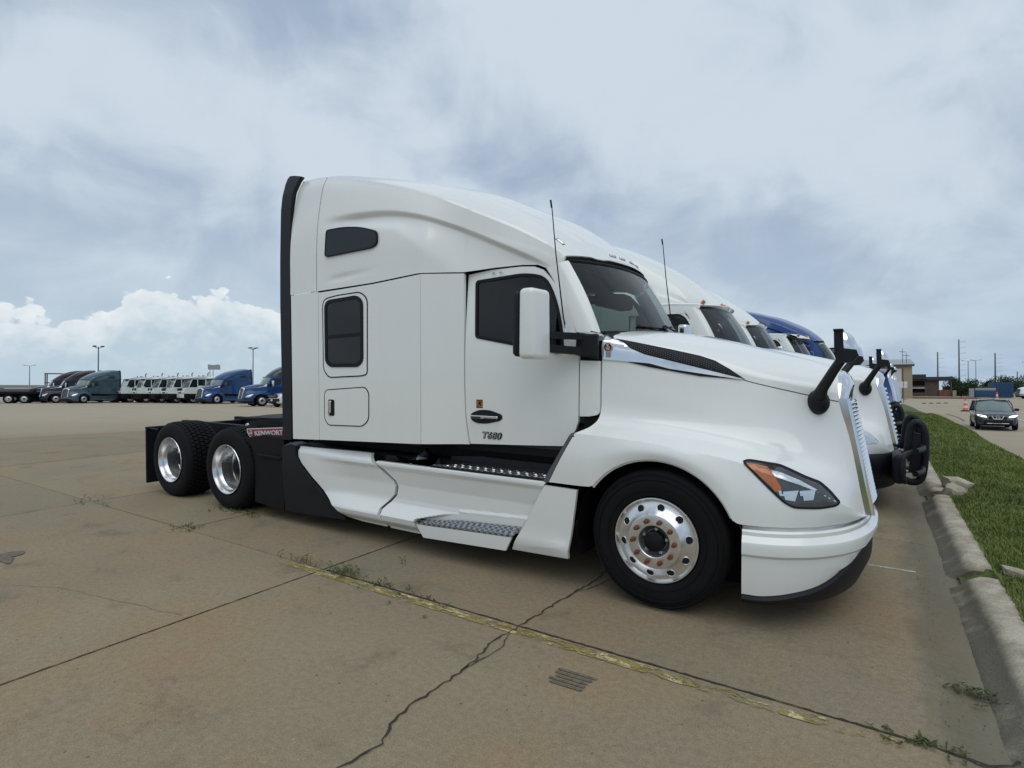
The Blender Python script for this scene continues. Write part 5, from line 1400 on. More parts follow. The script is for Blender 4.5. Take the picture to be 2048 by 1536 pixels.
# grass strip, the road beyond it
gx = [.79, .83, .88, .95, 1.05, 1.2, 1.35, 1.5, 1.7, 1.9, 2.1, 2.3, 2.5, 2.7, 3.0, 3.4, 3.8, 4.2, 4.6, 5.0]
gys = sorted(set(list(np.linspace(-6, 20, 130)) + list(np.linspace(20, 46, 60)) + [50, 55, 60]))
verge = gridobj('grass_verge', gx, gys, lambda x, y: zgrass(x, y) if x > .80 else zlot(.6, y) + .06, 'soil')
gridobj('road', [4.0, 4.6, 5.5, 7, 9, 12, 16, 22, 30, 45, 70, 120, 250, 600], sorted(set(list(np.linspace(-30, 120, 40)) + [160, 250, 400, 900])), zroad, 'farlot')
gridobj('far_field', [-900, -400, -200, -120, -80, -40, -20, -8, 2, 4.1], [45, 60, 80, 100, 120, 160, 250, 400, 900], lambda x, y: float(np.interp(y, (45, 70, 900), (.28, .40, .55))) - pl(x, y) - (.0 if x > -20 else .25), 'farlot')
def blades(n, xr, yr, h0, h1, seed, wd=.004):
    r = np.random.RandomState(seed); V = []; F = []
    x = xr[0] + (xr[1] - xr[0]) * r.rand(n) ** 1.15; y = yr[0] + (yr[1] - yr[0]) * r.rand(n)
    for k in range(n):
        cl = mnoise.noise(Vector((x[k] * 2.5, y[k] * 2.5, 0)))
        h = (h0 + (h1 - h0) * r.rand()) * (1 + .7 * cl); a = r.rand() * 2 * PI; ln = .5 * h * (r.rand() + .2); b = a + 1.57 + r.rand() * .5
        z = zgrass(x[k], y[k]) - .005; w_ = wd * (1 + y[k] * .10)
        dx, dy = w_ * math.cos(a), w_ * math.sin(a); o = len(V)
        V += [(x[k] - dx, y[k] - dy, z), (x[k] + dx, y[k] + dy, z), (x[k] + ln * .45 * math.cos(b) + dx * .5, y[k] + ln * .45 * math.sin(b) + dy * .5, z + h * .65), (x[k] + ln * math.cos(b), y[k] + ln * math.sin(b), z + h)]
        F += [(o, o + 1, o + 2), (o, o + 2, o + 3)]
    return V, F
s = MB()
for a in ((26000, (.80, 2.3), (2.6, 7), .025, .06, 3, .0035), (26000, (.80, 2.6), (7, 14), .03, .06, 4, .004), (15000, (.80, 2.6), (14, 30), .03, .06, 5, .005)):
    V, F = blades(*a); s.add(V, F)
me = bpy.data.meshes.new('grass'); me.from_pydata(s.v, [], s.f)
me.materials.append(None); g = put(me, 'grass', 'grass'); tag(g, 'short mown green grass growing on the strip between kerb and road', 'grass', kind='stuff')
# lines, cracks, stains
def strip(name, pts, wds, mat, z, parent=lot, flat=True):
    s = MB(); P_ = [Vector((p[0], p[1], 0)) for p in pts]; rows = []
    for i, p in enumerate(P_):
        d = (P_[min(i + 1, len(P_) - 1)] - P_[max(i - 1, 0)]).normalized(); n_ = Vector((-d.y, d.x, 0)); w_ = wds if isinstance(wds, float) else wds[i]
        a, b = p + n_ * w_ / 2, p - n_ * w_ / 2
        rows.append([(a.x, a.y, zlot(a.x, a.y) + z), (b.x, b.y, zlot(b.x, b.y) + z)])
    s.grid(rows); return put(s.mesh(name, 1, 60), name, mat, parent)
strip('yellow_stall_line', [(x, 3.062) for x in np.linspace(-4.32, .12, 40)], .090, 'yline', .004)
strip('white_stall_line', [(x, 5.79) for x in np.linspace(-.45, .30, 6)], .05, 'wline', .004)
def wander(pts, step, amp, seed):
    out = []; r = random.Random(seed)
    for a, b in zip(pts[:-1], pts[1:]):
        L_ = math.hypot(b[0] - a[0], b[1] - a[1]); n = max(2, int(L_ / step))
        for k in range(n):
            t = k / n; out.append((a[0] + (b[0] - a[0]) * t + r.uniform(-amp, amp), a[1] + (b[1] - a[1]) * t + r.uniform(-amp, amp)))
    return out + [pts[-1]]
CR = [(-1.95, 1.2), (-1.893, 1.61), (-1.863, 1.785), (-1.929, 1.913), (-1.954, 2.115), (-1.938, 2.375), (-1.935, 2.53), (-1.99, 2.85), (-1.957, 3.16), (-1.922, 3.78), (-1.886, 4.11), (-1.90, 4.5), (-1.93, 5.1), (-1.88, 6.3)]
cr_ = wander(CR, .035, .011, 4); rr = random.Random(9)
strip('crack', cr_, [.011 * rr.uniform(.5, 1.6) for _ in cr_], 'crack', .006)
c2 = wander([(-1.94, 2.52), (-1.905, 2.68), (-1.90, 2.82), (-1.955, 3.0)], .03, .008, 7); strip('crack', c2, [.006 * rr.uniform(.5, 1.6) for _ in c2], 'crack', .006)
c3 = wander([(-1.90, 3.85), (-1.82, 4.05), (-1.78, 4.3), (-1.80, 4.8)], .03, .009, 8); strip('crack', c3, [.006 * rr.uniform(.5, 1.6) for _ in c3], 'crack', .006)
c4 = wander([(.25, 3.13), (.42, 3.10), (.52, 3.16), (.60, 3.34)], .03, .006, 12); strip('crack', c4, [.014 * rr.uniform(.6, 1.4) for _ in c4], 'crack', .0)
c5 = wander([(-8.3, .9), (-7.2, 1.25), (-6.2, 1.3), (-5.3, 1.75), (-4.0, 2.0)], .05, .012, 13); strip('crack', c5, [.0035 * rr.uniform(.4, 1.3) for _ in c5], 'stain', .005)
c6 = wander([(-7.2, 4.9), (-9.2, 5.6), (-14, 6.2)], .08, .02, 15); strip('crack', c6, [.006 * rr.uniform(.4, 1.3) for _ in c6], 'stain', .005)
for x0, y0 in ((JX[7], 3.13), (.0, 3.13)): pass
e1 = wander([(-3.9, 3.13), (-1.9, 3.13), (.25, 3.13)], .03, .004, 21); strip('joint_gap', e1, [.009 * rr.uniform(.5, 1.9) for _ in e1], 'crack', .0055)
e2 = wander([(-3.93, .6), (-3.93, 3.13), (-3.93, 5.2)], .03, .003, 22); strip('joint_gap', e2, [.008 * rr.uniform(.5, 1.5) for _ in e2], 'crack', .0055)
# rubber mark with ribs
s = MB()
for k in range(5):
    y = 2.665 + k * .035; n = 9; r = random.Random(k)
    s.grid([[(x, y + dy + .1 * (x + 1.4) * .5, .0045) for dy in (-.011, .011)] for x in np.linspace(-1.50 + r.uniform(0, .03), -1.26 - r.uniform(0, .03), n)])
put(s.mesh('tyre_mark', 1, 60), 'tyre_mark', 'stain', lot)
s = MB(); s.lathe_z([(.10, .0045), (.06, .005), (.0, .005)], -6.66, 1.82, 16, False); put(s.mesh('oil_spot', 1, 60), 'oil_spot', 'stain', lot)
strip('oil_spot', [(-6.95, 1.60), (-6.75, 1.70), (-6.5, 1.75), (-6.35, 1.72)], [.02, .12, .10, .02], 'stain', .0045)
# loose bits of gravel in the gutter and on the slabs
s = MB(); r = random.Random(3)
for k in range(900):
    if k < 600: x, y = .30 + abs(r.gauss(0, .13)), r.uniform(2.6, 12)
    else: x, y = r.uniform(-6, .5), r.uniform(1.0, 6)
    q = r.uniform(.002, .0065); z = zlot(x, y) + .003 + (-.012 if x > .4 else 0)
    s.add([(x + q * math.cos(a), y + q * math.sin(a) * r.uniform(.6, 1.2), z + h) for h, a in ((0, 0), (0, 2.1), (0, 4.2), (q * .8, 1))], [(0, 1, 3), (1, 2, 3), (2, 0, 3)])
tag(put(s.mesh('gravel', 1, 20), 'gravel', 'kerb'), 'loose bits of gravel scattered in the gutter and over the slabs', 'gravel', kind='stuff')
# weeds out of the joints
def weed(x, y, n, h, spread, seed, label, group='weeds growing out of the slab joints'):
    r = random.Random(seed); s = MB(); z0 = zlot(x, y)
    for k in range(n):
        a = r.uniform(0, 2 * PI); hh = h * r.uniform(.35, 1.0); px, py = r.gauss(0, spread), r.gauss(0, spread * .35); lean = hh * r.uniform(.3, 1.0)
        pts = [Vector((px + lean * t * t * math.cos(a), py + lean * t * t * math.sin(a), hh * (t - .35 * t * t))) for t in (0, .3, .6, .85, 1)]
        s.tube(pts, [.0022, .002, .0016, .0012, .0006], 3)
        for t in (1, 2, 3):
            p = pts[t]; b = r.uniform(0, 2 * PI); l_ = r.uniform(.015, .04); w_ = l_ * .22
            d = Vector((math.cos(b), math.sin(b), r.uniform(0, .6))) * l_; sd = Vector((-math.sin(b), math.cos(b), 0)) * w_
            s.add([p, p + d * .5 + sd, p + d, p + d * .5 - sd], [(0, 1, 2, 3)])
    o = put(s.mesh('weed', 1, 60), 'weed', 'weed'); o.location = (x, y, z0); tag(o, label, 'weed', None, 'stuff')
weed(-3.72, 3.16, 46, .10, .13, 1, 'thickest green weed in the crossing of the joints, on the yellow line')
weed(-4.25, 3.15, 12, .11, .12, 2, 'thin weed at the far end of the yellow line')
weed(-3.2, 3.14, 10, .09, .06, 3, 'sparse weed on the joint right of the thick one')
weed(-6.2, 3.16, 26, .05, .16, 4, 'low weed in the joint crossing left of the yellow line')
weed(-8.49, 3.16, 18, .10, .20, 5, 'wiry weed farthest left in the joints')
weed(-6.40, 3.86, 60, .07, .22, 6, 'green tuft at the foot of the front drive tyre')
weed(.20, 3.13, 30, .03, .08, 7, 'flat green tuft at the right end of the long joint')
weed(.52, 3.75, 50, .04, .10, 8, 'green tuft growing in the dirty gutter')
weed(-2.85, 3.13, 16, .03, .28, 10, 'row of tiny brown weeds along the yellow line')
weed(.86, 5.72, 90, .07, .10, 11, 'long grass tuft lying in the gap of the broken kerb')
weed(.84, 9.5, 50, .09, .12, 12, 'grass tuft between the broken kerb chunks')
weed(-3.45, 3.60, 3, .11, .02, 13, 'single dry blade standing on the slab beside the skirt')

# ================================================================== the trucks
hero()
GR = 'semi trucks in the row behind the first one'
rowdef = [  # style, body, roof, x of the axle, label
 ('B', 'white', 'white2', -1.27, 'white truck directly behind the first, with amber roof lights, chrome mirrors and black push bar'),
 ('B', 'white2', 'white2', -1.38, 'third truck of the row, white high roof with amber lights'),
 ('D', 'white2', None, -1.12, 'white day cab with sun visor and amber lights, in the row before the blue roof'),
 ('A', 'royal', 'royal', -.78, 'blue high-roof truck in the middle of the row of white ones'),
 ('A', 'white', 'white', -.60, 'white truck just beyond the blue one of the row'),
 ('B', 'white2', 'blue', -.65, 'white truck with dark blue roof fairing deep in the row'),
 ('B', 'white', 'white', -.65, 'white truck farther along the row beyond the dark blue roof'),
 ('D', 'white2', None, -.65, 'white day cab next to last in the row'),
 ('B', 'white', 'white', -.6, 'last white truck at the far end of the row')]
for k, (st, b, rc, x, lab) in enumerate(rowdef):
    y = 5.07 + 3.9 * (k + 1)
    build_tractor(lab, (x, y, zlot(x, y)), 0, b, st, 1 if k < 5 else 0, GR, roofcol=rc)
GL = 'trucks parked at the far left side of the lot'
def HL_(px_xy): return (px_xy[0], px_xy[1], .36 - pl(px_xy[0], px_xy[1]))
HD = -PI / 2
t = build_tractor('dark blue high-roof sleeper truck with chrome grille far across the lot', HL_((-60.3, 33.3)), HD + .08, 'blue', 'A', 0, GL, True)
t = build_tractor('blue truck with chrome grille and black bumper half hidden by the white truck\'s edge', HL_((-47.2, 30.4)), HD - .25, 'blue', 'B', 0, GL, True, roofcol='charcoal_paint')
t = build_tractor('grey teal truck leaning its dark sleeper, left of the white yard tractors', HL_((-75.6, 26.6)), HD + .25, 'teal', 'A', 0, GL, True, roofcol='teal')
t = build_tractor('dark maroon truck with grey roof fairing, right one of the pair', HL_((-80.0, 26.2)), HD - .35, 'maroon', 'B', 0, GL, True, roofcol='maroon')
t = build_tractor('dark maroon truck with grey roof fairing, left one of the pair', HL_((-82.6, 25.9)), HD - .35, 'maroon', 'B', 0, GL, True, roofcol='maroon')

def yard_tractor(label, loc, rz, v):
    r = thing('yard_tractor', label, 'yard tractor', loc, rz, 'white yard tractors parked side by side', True)
    def low():
        s = MB(); s.box(.1, 1.25, -1.2, 1.2, .45, 1.05, .05); s.box(-3.6, .2, -.45, .45, .65, .95); s.box(-.9, .9, -1.18, 1.18, .75, 1.1, .03)
        s.box(-2.9, -1.2, -1.1, -.5, .5, 1.0, .04); return s
    part('yt_low', low, 'chassis', 'frame', r)
    def nose():
        s = MB(); s.prism([(-.9, 1.08), (1.28, 1.08), (1.30, 1.42), (1.22, 1.72), (.75, 1.80), (-.9, 1.80)], -1.19, 1.19); return s
    part('yt_nose', nose, 'nose', 'cream', r, 25)
    def cab():
        s = MB()
        s.prism([(-1.15, 1.80), (-.95, 1.80), (-.95, 2.86), (-1.15, 2.93)], -1.02, 1.02)
        for sg in (-1, 1):
            s.prism([(.73, 1.80), (.79, 1.80), (.42, 2.80), (.34, 2.80)], sg * 1.02, sg * .95)
            s.prism([(-.2, 1.80), (-.12, 1.80), (-.12, 2.84), (-.2, 2.84)], sg * 1.02, sg * .97)
            s.prism([(-1.0, 1.80), (-.15, 1.80), (-.15, 1.98), (-1.0, 1.98)], sg * 1.02, sg * .97)
            s.prism([(-1.0, 2.70), (.45, 2.70), (.38, 2.84), (-1.0, 2.88)], sg * 1.02, sg * .97)
        return s
    part('yt_cab', cab, 'cab_frame', 'cream', r, 25)
    part('yt_roof', lambda: MB().prism([(.75, 2.78), (.72, 2.84), (-.2, 3.02), (-1.35, 3.12), (-1.35, 2.98), (-1.2, 2.86), (.3, 2.80)], -1.08, 1.08), 'roof', 'cream', r, 25)
    w_ = part('yt_ws', lambda: MB().add([(.77, -.95, 1.80), (.77, .95, 1.80), (.39, .95, 2.80), (.39, -.95, 2.80)], [(0, 1, 2, 3)]), 'windscreen', 'farglass', r)
    part('yt_sg', lambda: MB().box(-.94, .5, -.99, -.98, 1.98, 2.70).box(-.94, .5, .98, .99, 1.98, 2.70), 'side_window', 'darkglass', r)
    def grl():
        s = MB()
        if v == 0:
            for y in (-.42, .42): s.box(1.24, 1.312, y - .24, y + .24, 1.42, 1.70, .02)
            s.box(1.28, 1.31, -.35, .35, 1.16, 1.26)
        else:
            s.box(1.22, 1.312, -.78, .55, 1.40, 1.70, .02); s.box(1.28, 1.31, -.5, .3, 1.14, 1.26)
        return s
    part('yt_gr%d' % v, grl, 'grille', 'shadow', r)
    for y in (-.95, .95): part('yt_hl', lambda: MB().box(1.28, 1.32, -.1, .1, 1.16, 1.28, .02), 'headlight', 'lampsilver', r, M_=Matrix.Translation((0, y, 0)))
    part('yt_ex', lambda: MB().tube([(-1.4, .6, 1.2), (-1.4, .6, 3.3), (-1.42, .6, 3.42), (-1.52, .6, 3.5)], .06, 8), 'exhaust', 'grey', r)
    part('yt_be', lambda: MB().cyl((-.9, -.6, 3.05), (-.9, -.6, 3.2), .06, .06, 8).box(-1.2, -1.0, .0, .2, 3.1, 3.17), 'beacon', 'rust', r)
    if v == 2: part('yt_bp', lambda: MB().box(1.3, 1.36, -1.15, 1.15, .62, 1.04, .02), 'bumper', 'cream', r)
    for x, sg in ((.35, 1), (.35, -1), (-2.6, 1), (-2.6, -1)):
        q = part('yt_t', lambda: tyre_mb(.3), 'wheel', 'tyre', r); q.matrix_local = Matrix.Translation((x, -sg * .98, .497)) @ Matrix.Rotation(0 if sg > 0 else PI, 4, 'Z')
        part('yt_r', front_rim_mb, 'rim', 'alu2', q)
for i, (x, y, v, lab) in enumerate([(-75.2, 31.9, 0, 'leftmost white yard tractor, beside the teal truck'), (-72.1, 32.3, 0, 'second yard tractor from the left of the white line-up'),
     (-69.9, 33.0, 0, 'third yard tractor from the left, tall bent exhaust'), (-67.3, 33.3, 1, 'fourth yard tractor from the left, wide dark grille'),
     (-65.2, 34.0, 2, 'fifth yard tractor from the left, white front bumper'), (-63.6, 35.5, 1, 'rightmost yard tractor, half behind the blue truck')]):
    yard_tractor(lab, HL_((x, y)), HD - .12, v)

def car(label, loc, rz, col, kind='suv', group=None, lit=False, cat='car', L_=4.6):
    r = thing('parked_car' if not lit else 'car', label, cat, loc, rz, group, True)
    truck = kind == 'pickup'; wd = .99 if truck else .915
    zh = 1.22 if truck else (1.06 if kind == 'suv' else .92); zr = 1.90 if truck else (1.70 if kind == 'suv' else 1.42)
    h = L_ / 2
    st = [(-h, .80, .60, .95), (-h + .12, .95, .36, zh + .02), (-h + .8, 1.0, .30, zh + .06), (-.4, 1.0, .28, zh + .02), (h - 1.45, 1.0, .28, zh), (h - .9, .99, .30, zh - .05), (h - .45, .96, .30, zh - .14), (h - .16, .88, .32, zh - .24), (h - .02, .74, .36, zh - .42), (h, .70, .42, zh - .50)]
    def body():
        s = MB(); rows = []
        c = catmull([(a, b * wd, d, e) for a, b, d, e in st], 34)
        for x, hw, z0, z1 in c:
            sec = catmull([(hw * .9, z0), (hw * .985, z0 + .10), (hw * 1.0, z0 + (z1 - z0) * .45), (hw * .985, z1 - .10), (hw * .90, z1 - .02), (hw * .5, z1 + .025), (0, z1 + .035)], 22)
            rows.append([(x, -y, z) for y, z in sec] + [(x, y, z) for y, z in sec[::-1][1:]])
        s.grid(rows); s.add(rows[-1], [tuple(range(len(rows[-1])))]); s.add(rows[0], [tuple(range(len(rows[0])))]); return s
    k = kind + str(L_)
    part('cb' + k, body, 'body', col, r, 40)
    x0, x1, x2, x3 = (h - 1.55, h - 2.35, -h + .75, -h + .25) if not truck else (h - 1.7, h - 2.4, -.9, -1.1)
    def gh(off, zt, zb):
        s = MB(); rows = []
        for x, hw, z in ((x0 + .02, .84, zb), (x0 - .4, .78, zb + (zt - zb) * .55), (x1, .70, zt - .02), ((x1 + x2) / 2, .70, zt), (x2, .70, zt - .04), (x3, .76, zb + .05)):
            zb_ = zb - .02
            rows.append([(x, -(wd * .93 + off), zb_), (x, -(hw + (wd - .915) + off), max(zb_ + .01, z - .05)), (x, -(hw * .8), z), (x, 0, z + .03), (x, hw * .8, z), (x, hw + (wd - .915) + off, max(zb_ + .01, z - .05)), (x, wd * .93 + off, zb_)])
        return s.grid([[Vector(q) for q in rr_] for rr_ in rows])
    part('cg' + k, lambda: gh(0, zr - .02, zh), 'glass', 'farglass', r, 30)
    def roof():
        s = MB(); rows = []
        for x, hw, z in ((x1 + .05, .70, zr - .005), ((x1 + x2) / 2, .71, zr + .02), (x2, .70, zr - .02), (x3 + .1, .70, zr - .12)):
            rows.append([(x, -(hw + wd - .9), z - .07), (x, -hw * .85, z), (x, 0, z + .035), (x, hw * .85, z), (x, hw + wd - .9, z - .07)])
        s.grid(rows)
        for sg in (-1, 1):
            s.tube([(x0 + .06, sg * wd * .93, zh), (x0 - .4, sg * .83, zh + (zr - zh) * .58), (x1 + .02, sg * .73, zr - .03)], .035, 6)
            s.tube([(x2 + .9, sg * wd * .95, zh), (x2 + .95, sg * .75, zr - .06)], .04, 6); s.tube([(x3 - .05, sg * wd * .93, zh), (x2, sg * .75, zr - .06)], .06, 6)
        return s
    part('cr' + k, roof, 'roof', col, r, 40)
    part('cbl' + k, lambda: MB().box(h - .14, h + .02, -.62, .62, .34, .60, .05).box(-h + .2, h - .4, -wd * .965, wd * .965, .24, .42, .03), 'lower_trim', 'black', r)
    for sg in (-1, 1):
        for x in (h - .88, -h + .95):
            q = part('cw', lambda: MB().lathe_y([(.20, -.10), (.30, -.115), (.345, -.09), (.35, 0), (.345, .09), (.30, .11)], n=32), 'wheel', 'tyre', r, 40)
            q.matrix_local = Matrix.Translation((x, -sg * (wd - .10), .35)) @ Matrix.Rotation(0 if sg > 0 else PI, 4, 'Z')
            def rimf():
                s = MB(); s.lathe_y([(.205, -.10), (.19, -.07), (.05, -.085), (0, -.09)], n=20)
                for a in range(5): t_ = a * 2 * PI / 5; s.tube([(.03 * math.cos(t_), -.095, .03 * math.sin(t_)), (.195 * math.cos(t_), -.10, .195 * math.sin(t_))], .022, 5)
                return s
            part('cri', rimf, 'rim', 'alu2', q)
        part('cm%d' % sg + k, lambda: MB().box(x0 - .25, x0 - .08, sg * (wd + .0), sg * (wd + .20), zh - .0, zh + .15, .04), 'mirror', 'black' if not truck else 'black', r)
        part('chl%d' % sg + k, lambda: MB().add([(h - .11, sg * .44, zh - .36), (h - .16, sg * .74, zh - .32), (h - .40, sg * .87, zh - .20), (h - .20, sg * .70, zh - .215), (h - .10, sg * .50, zh - .27)], [(0, 1, 2, 3, 4)]).add([(h - .075, sg * .44, zh - .36), (h - .11, sg * .74, zh - .32), (h - .36, sg * .90, zh - .20), (h - .17, sg * .72, zh - .20), (h - .06, sg * .50, zh - .25)], [(0, 1, 2, 3, 4)]), 'headlight', 'lampon' if lit else 'lampsilver', r, kind='stuff') if False else part('chl%d' % sg + k, lambda: MB().add([(h - .06, sg * .46, zh - .35), (h - .11, sg * .74, zh - .31), (h - .36, sg * .90, zh - .20), (h - .17, sg * .72, zh - .20), (h - .05, sg * .50, zh - .26)], [(0, 1, 2, 3, 4)]), 'headlight', 'lampon' if lit else 'lampsilver', r)
    def gr():
        s = MB()
        if truck: s.box(h - .06, h + .015, -.70, .70, .78, 1.10, .03)
        else: s.box(h - .1, h + .0, -.40, .40, zh - .46, zh - .28, .03)
        return s
    part('cgr' + k, gr, 'grille', 'shadow', r)
    if truck:
        part('cbp', lambda: MB().box(h - .08, h + .10, -.95, .95, .50, .74, .05), 'bumper', 'black', r)
        part('cpl', lambda: MB().box(h + .10, h + .108, -.15, .15, .52, .68), 'number_plate', 'signwhite', r)
        part('cch', lambda: MB().box(h + .0, h + .03, -.65, .65, .93, .96), 'grille_bar', 'chrome', r)
    return r
sx, sy = 5.85, 43.6
suv = car('charcoal compact suv driving on the road beyond the grass, headlights lit', (sx, sy, zroad(sx, sy)), HD - .03, 'charcoal_paint', 'suv', None, True, 'suv')
part(None, lambda: MB().tube([(2.30, -.27, .80), (2.325, -.17, .64), (2.33, .17, .64), (2.30, .27, .80)], .027, 6), 'grille_vee', 'chrome', suv)
part(None, lambda: MB().tube([(2.335 , .085 * math.cos(t_), .73 + .085 * math.sin(t_)) for t_ in np.linspace(0, 2 * PI, 17)], .012, 5, False).box(2.33, 2.345, -.10, .10, .715, .745), 'emblem', 'chrome', suv)
part(None, lambda: MB().box(2.26, 2.33, -.48, .48, .375, .40, .01), 'skid_trim', 'alu', suv)
GC = 'cars parked far left beside the maroon trucks'
def HC_(x, y): return (x, y, .357 - pl(x, y))
car('white and black pickup truck nose just beside the white truck\'s rear edge', HC_(-42.3, 31.6), HD - .1, 'cream', 'pickup', None, False, 'pickup truck', 5.6)
car('dark parked car between the trailer and the maroon trucks, nearer one', HC_(-86.5, 29.2), HD - .3, 'charcoal_paint', 'sedan', GC, L_=4.7)
car('silver parked car in front of the dark suv', HC_(-89.5, 28.6), HD - .3, 'silver_paint', 'sedan', GC, L_=4.7)
car('tall dark parked suv behind the silver car', HC_(-95.5, 31.0), HD - .3, 'charcoal_paint', 'suv', GC, L_=4.9)

# flatbed trailers at the left edge
def trailer(label, loc, rz):
    r = thing('flatbed_trailer', label, 'trailer', loc, rz, 'flatbed trailers at the left edge', True)
    part('tr_bed', lambda: MB().box(-9, 2.2, -1.25, 1.25, 1.05, 1.28, .02).box(-9, 2, -.5, -.35, .7, 1.05).box(-9, 2, .35, .5, .7, 1.05), 'bed', 'frame', r)
    part('tr_load', lambda: MB().box(-6, 1.6, -1.1, 1.1, 1.28, 1.62, .03).box(-5.2, -2, -1.0, 1.0, 1.62, 1.8, .03), 'load', 'grey', r)
    for x in (-.2, 1.15):
        for sg in (1, -1):
            q = part('yt_t', lambda: tyre_mb(.3), 'wheel', 'tyre', r); q.matrix_local = Matrix.Translation((x, -sg * 1.05, .497)) @ Matrix.Rotation(0 if sg > 0 else PI, 4, 'Z')
            part('yt_r', front_rim_mb, 'rim', 'alu2', q)
trailer('dark flatbed trailer with grey load at the left edge of the photo', HC_(-82.0, 22.9), math.radians(62))
trailer('second flatbed trailer parked right behind the first at the left edge', HC_(-92.0, 26.5), math.radians(60))
# long low pale building line far behind them
r = thing('storage_rack', 'steel frame rack standing behind the parked cars on the left', 'rack', HC_(-97, 33.5), math.radians(65), level=True)
for x in (-2.8, 0, 2.8):
    for y in (-.8, .8): part('rk_p', lambda: MB().box(-.07, .07, -.07, .07, 0, 3.9), 'post', 'grey', r, M_=Matrix.Translation((x, y, 0)))
for z in (2.55, 3.85): part(None, lambda: MB().box(-2.9, 2.9, -.87, -.74, z - .06, z + .06).box(-2.9, 2.9, .74, .87, z - .06, z + .06), 'beam', 'grey', r)
def longshed(label, loc, rz, L_, h, mat):
    r = thing('warehouse', label, 'building', loc, rz, 'low sheds on the horizon', True)
    part(None, lambda: MB().box(-L_ / 2, L_ / 2, -8, 8, 0, h), 'wall', mat, r); part(None, lambda: MB().box(-L_ / 2 - .3, L_ / 2 + .3, -8.3, 8.3, h, h + .4), 'roof', 'roofmetal', r)
longshed('long low pale shed far behind the trailers on the left', HC_(-190, 60), math.radians(68), 70, 2.6, 'doorwhite')
def pole(label, loc, h, kind, group, mat='polegrey'):
    r = thing('light_pole', label, 'light pole', loc, 0, group, True)
    part(None, lambda: MB().cyl((0, 0, 0), (0, 0, h), .12, .07, 8), 'pole', mat, r)
    if kind == 4:
        for a in range(4):
            t_ = a * PI / 2 + .5; part(None, lambda: MB().tube([(0, 0, h - .3), (.7 * math.cos(t_), .7 * math.sin(t_), h)], .035, 5).box(.7 * math.cos(t_) - .2, .7 * math.cos(t_) + .2, .7 * math.sin(t_) - .18, .7 * math.sin(t_) + .18, h - .04, h + .12, .03), 'lamp_head', mat, r)
    else:
        for sg in (-1, 1):
            part(None, lambda: MB().tube([(0, 0, h - .1), (sg * .9, sg * .4, h + .1)], .035, 5).box(sg * 1.05 - .25, sg * 1.05 + .25, sg * .5 - .14, sg * .5 + .14, h + .03, h + .15, .03), 'lamp_head', mat, r)
GP = 'light poles over the left side of the lot'
pole('tallest dark light pole with four lamp heads behind the teal truck', HC_(-98.5, 37.4), 8.1, 4, GP)
pole('pale two-armed light pole standing left over the trailers', HC_(-145, 43), 6.6, 2, GP, 'palepole')
pole('light pole whose head shows above the blue truck roof', HC_(-95, 60.3), 9.2, 4, GP)
pole('faint light pole behind the yard tractors beside the billboard', HC_(-130, 72.5), 7.5, 2, GP, 'palepole')
r = thing('billboard', 'small grey billboard panel above the yard tractors', 'sign', HC_(-101, 56.5), math.radians(60), level=True)
part(None, lambda: MB().box(-1.0, 1.0, -.12, .12, 5.3, 6.15), 'panel', 'silver_paint', r); part(None, lambda: MB().box(-.7, -.6, -.06, .06, 0, 5.3), 'post', 'polegrey', r)

# ================================================================== right hand background
def RC(x, y): return (x, y, zroad(x, y))
r = thing('warehouse', 'tan metal warehouse with a big white roller door at the end of the row', 'building', (0, 118, -2.86), 0, level=True)
part(None, lambda: MB().box(-22, 5.25, 0, 30, -.5, 5.75), 'wall', 'tan', r)
part(None, lambda: MB().add([(-22.5, -.4, 5.72), (5.6, -.4, 5.72), (5.6, 15, 7.3), (-22.5, 15, 7.3), (-22.5, -.4, 5.6), (5.6, -.4, 5.6)], [(0, 1, 2, 3), (4, 5, 1, 0)]), 'roof', 'roofmetal', r)
part(None, lambda: MB().box(-22.5, 5.55, -.42, -.3, 5.35, 5.68), 'fascia', 'darkroof', r)
part(None, lambda: MB().box(-3.6, 3.75, -.08, 0, 0, 5.0), 'roller_door', 'doorwhite', r); part(None, lambda: MB().box(3.75, 4.0, -.1, 0, 0, 5.1).box(-3.8, 3.75, -.1, 0, 5.0, 5.1), 'door_frame', 'brick2', r)
for i in range(8): part('cl_rib', lambda: MB().box(-.04, .04, -.05, 0, 0, 5.4), 'cladding_rib', 'tan', r, M_=Matrix.Translation((4.25 + i * .13 if i < 7 else 5.2, 0, 0)))
part(None, lambda: MB().box(.6, 2.0, 4, 5.2, 6.0, 6.75), 'roof_vent', 'brick2', r)
for x, h in ((4.0, 8.6), (4.55, 7.9)): part(None, lambda: MB().cyl((x, 3, 6.0), (x, 3, h), .05, .04, 6).tube([(x - .5, 3, h - .5), (x + .5, 3, h - .6)], .05, 5), 'aerial', 'polegrey', r)
r = thing('brick_building', 'two-storey brown brick office with dark flat roof right of the warehouse', 'building', (5.2, 134, -3.15), 0, level=True)
for z0, z1 in ((0, .75), (1.55, 2.05), (2.95, 3.3)): part(None, lambda: MB().box(.0, 2.7, 0, 10, z0, z1), 'wall', 'brick', r)
part(None, lambda: MB().box(2.7, 4.9, 0, 10, 0, 3.3).box(-.2, .3, 0, 10, 0, 3.3), 'wall', 'brick', r)
part(None, lambda: MB().box(.2, 2.7, .4, .5, .7, 3.0), 'window_band', 'shadow', r); part(None, lambda: MB().box(.1, 2.7, -.06, .05, 1.5, 1.75), 'sill_band', 'alu2', r)
part(None, lambda: MB().box(-.3, 2.9, -.5, 10, 3.3, 4.25), 'roof_fascia', 'darkroof', r); part(None, lambda: MB().box(2.9, 6.9, -.5, 10, 3.1, 3.75), 'roof_fascia', 'darkroof', r)
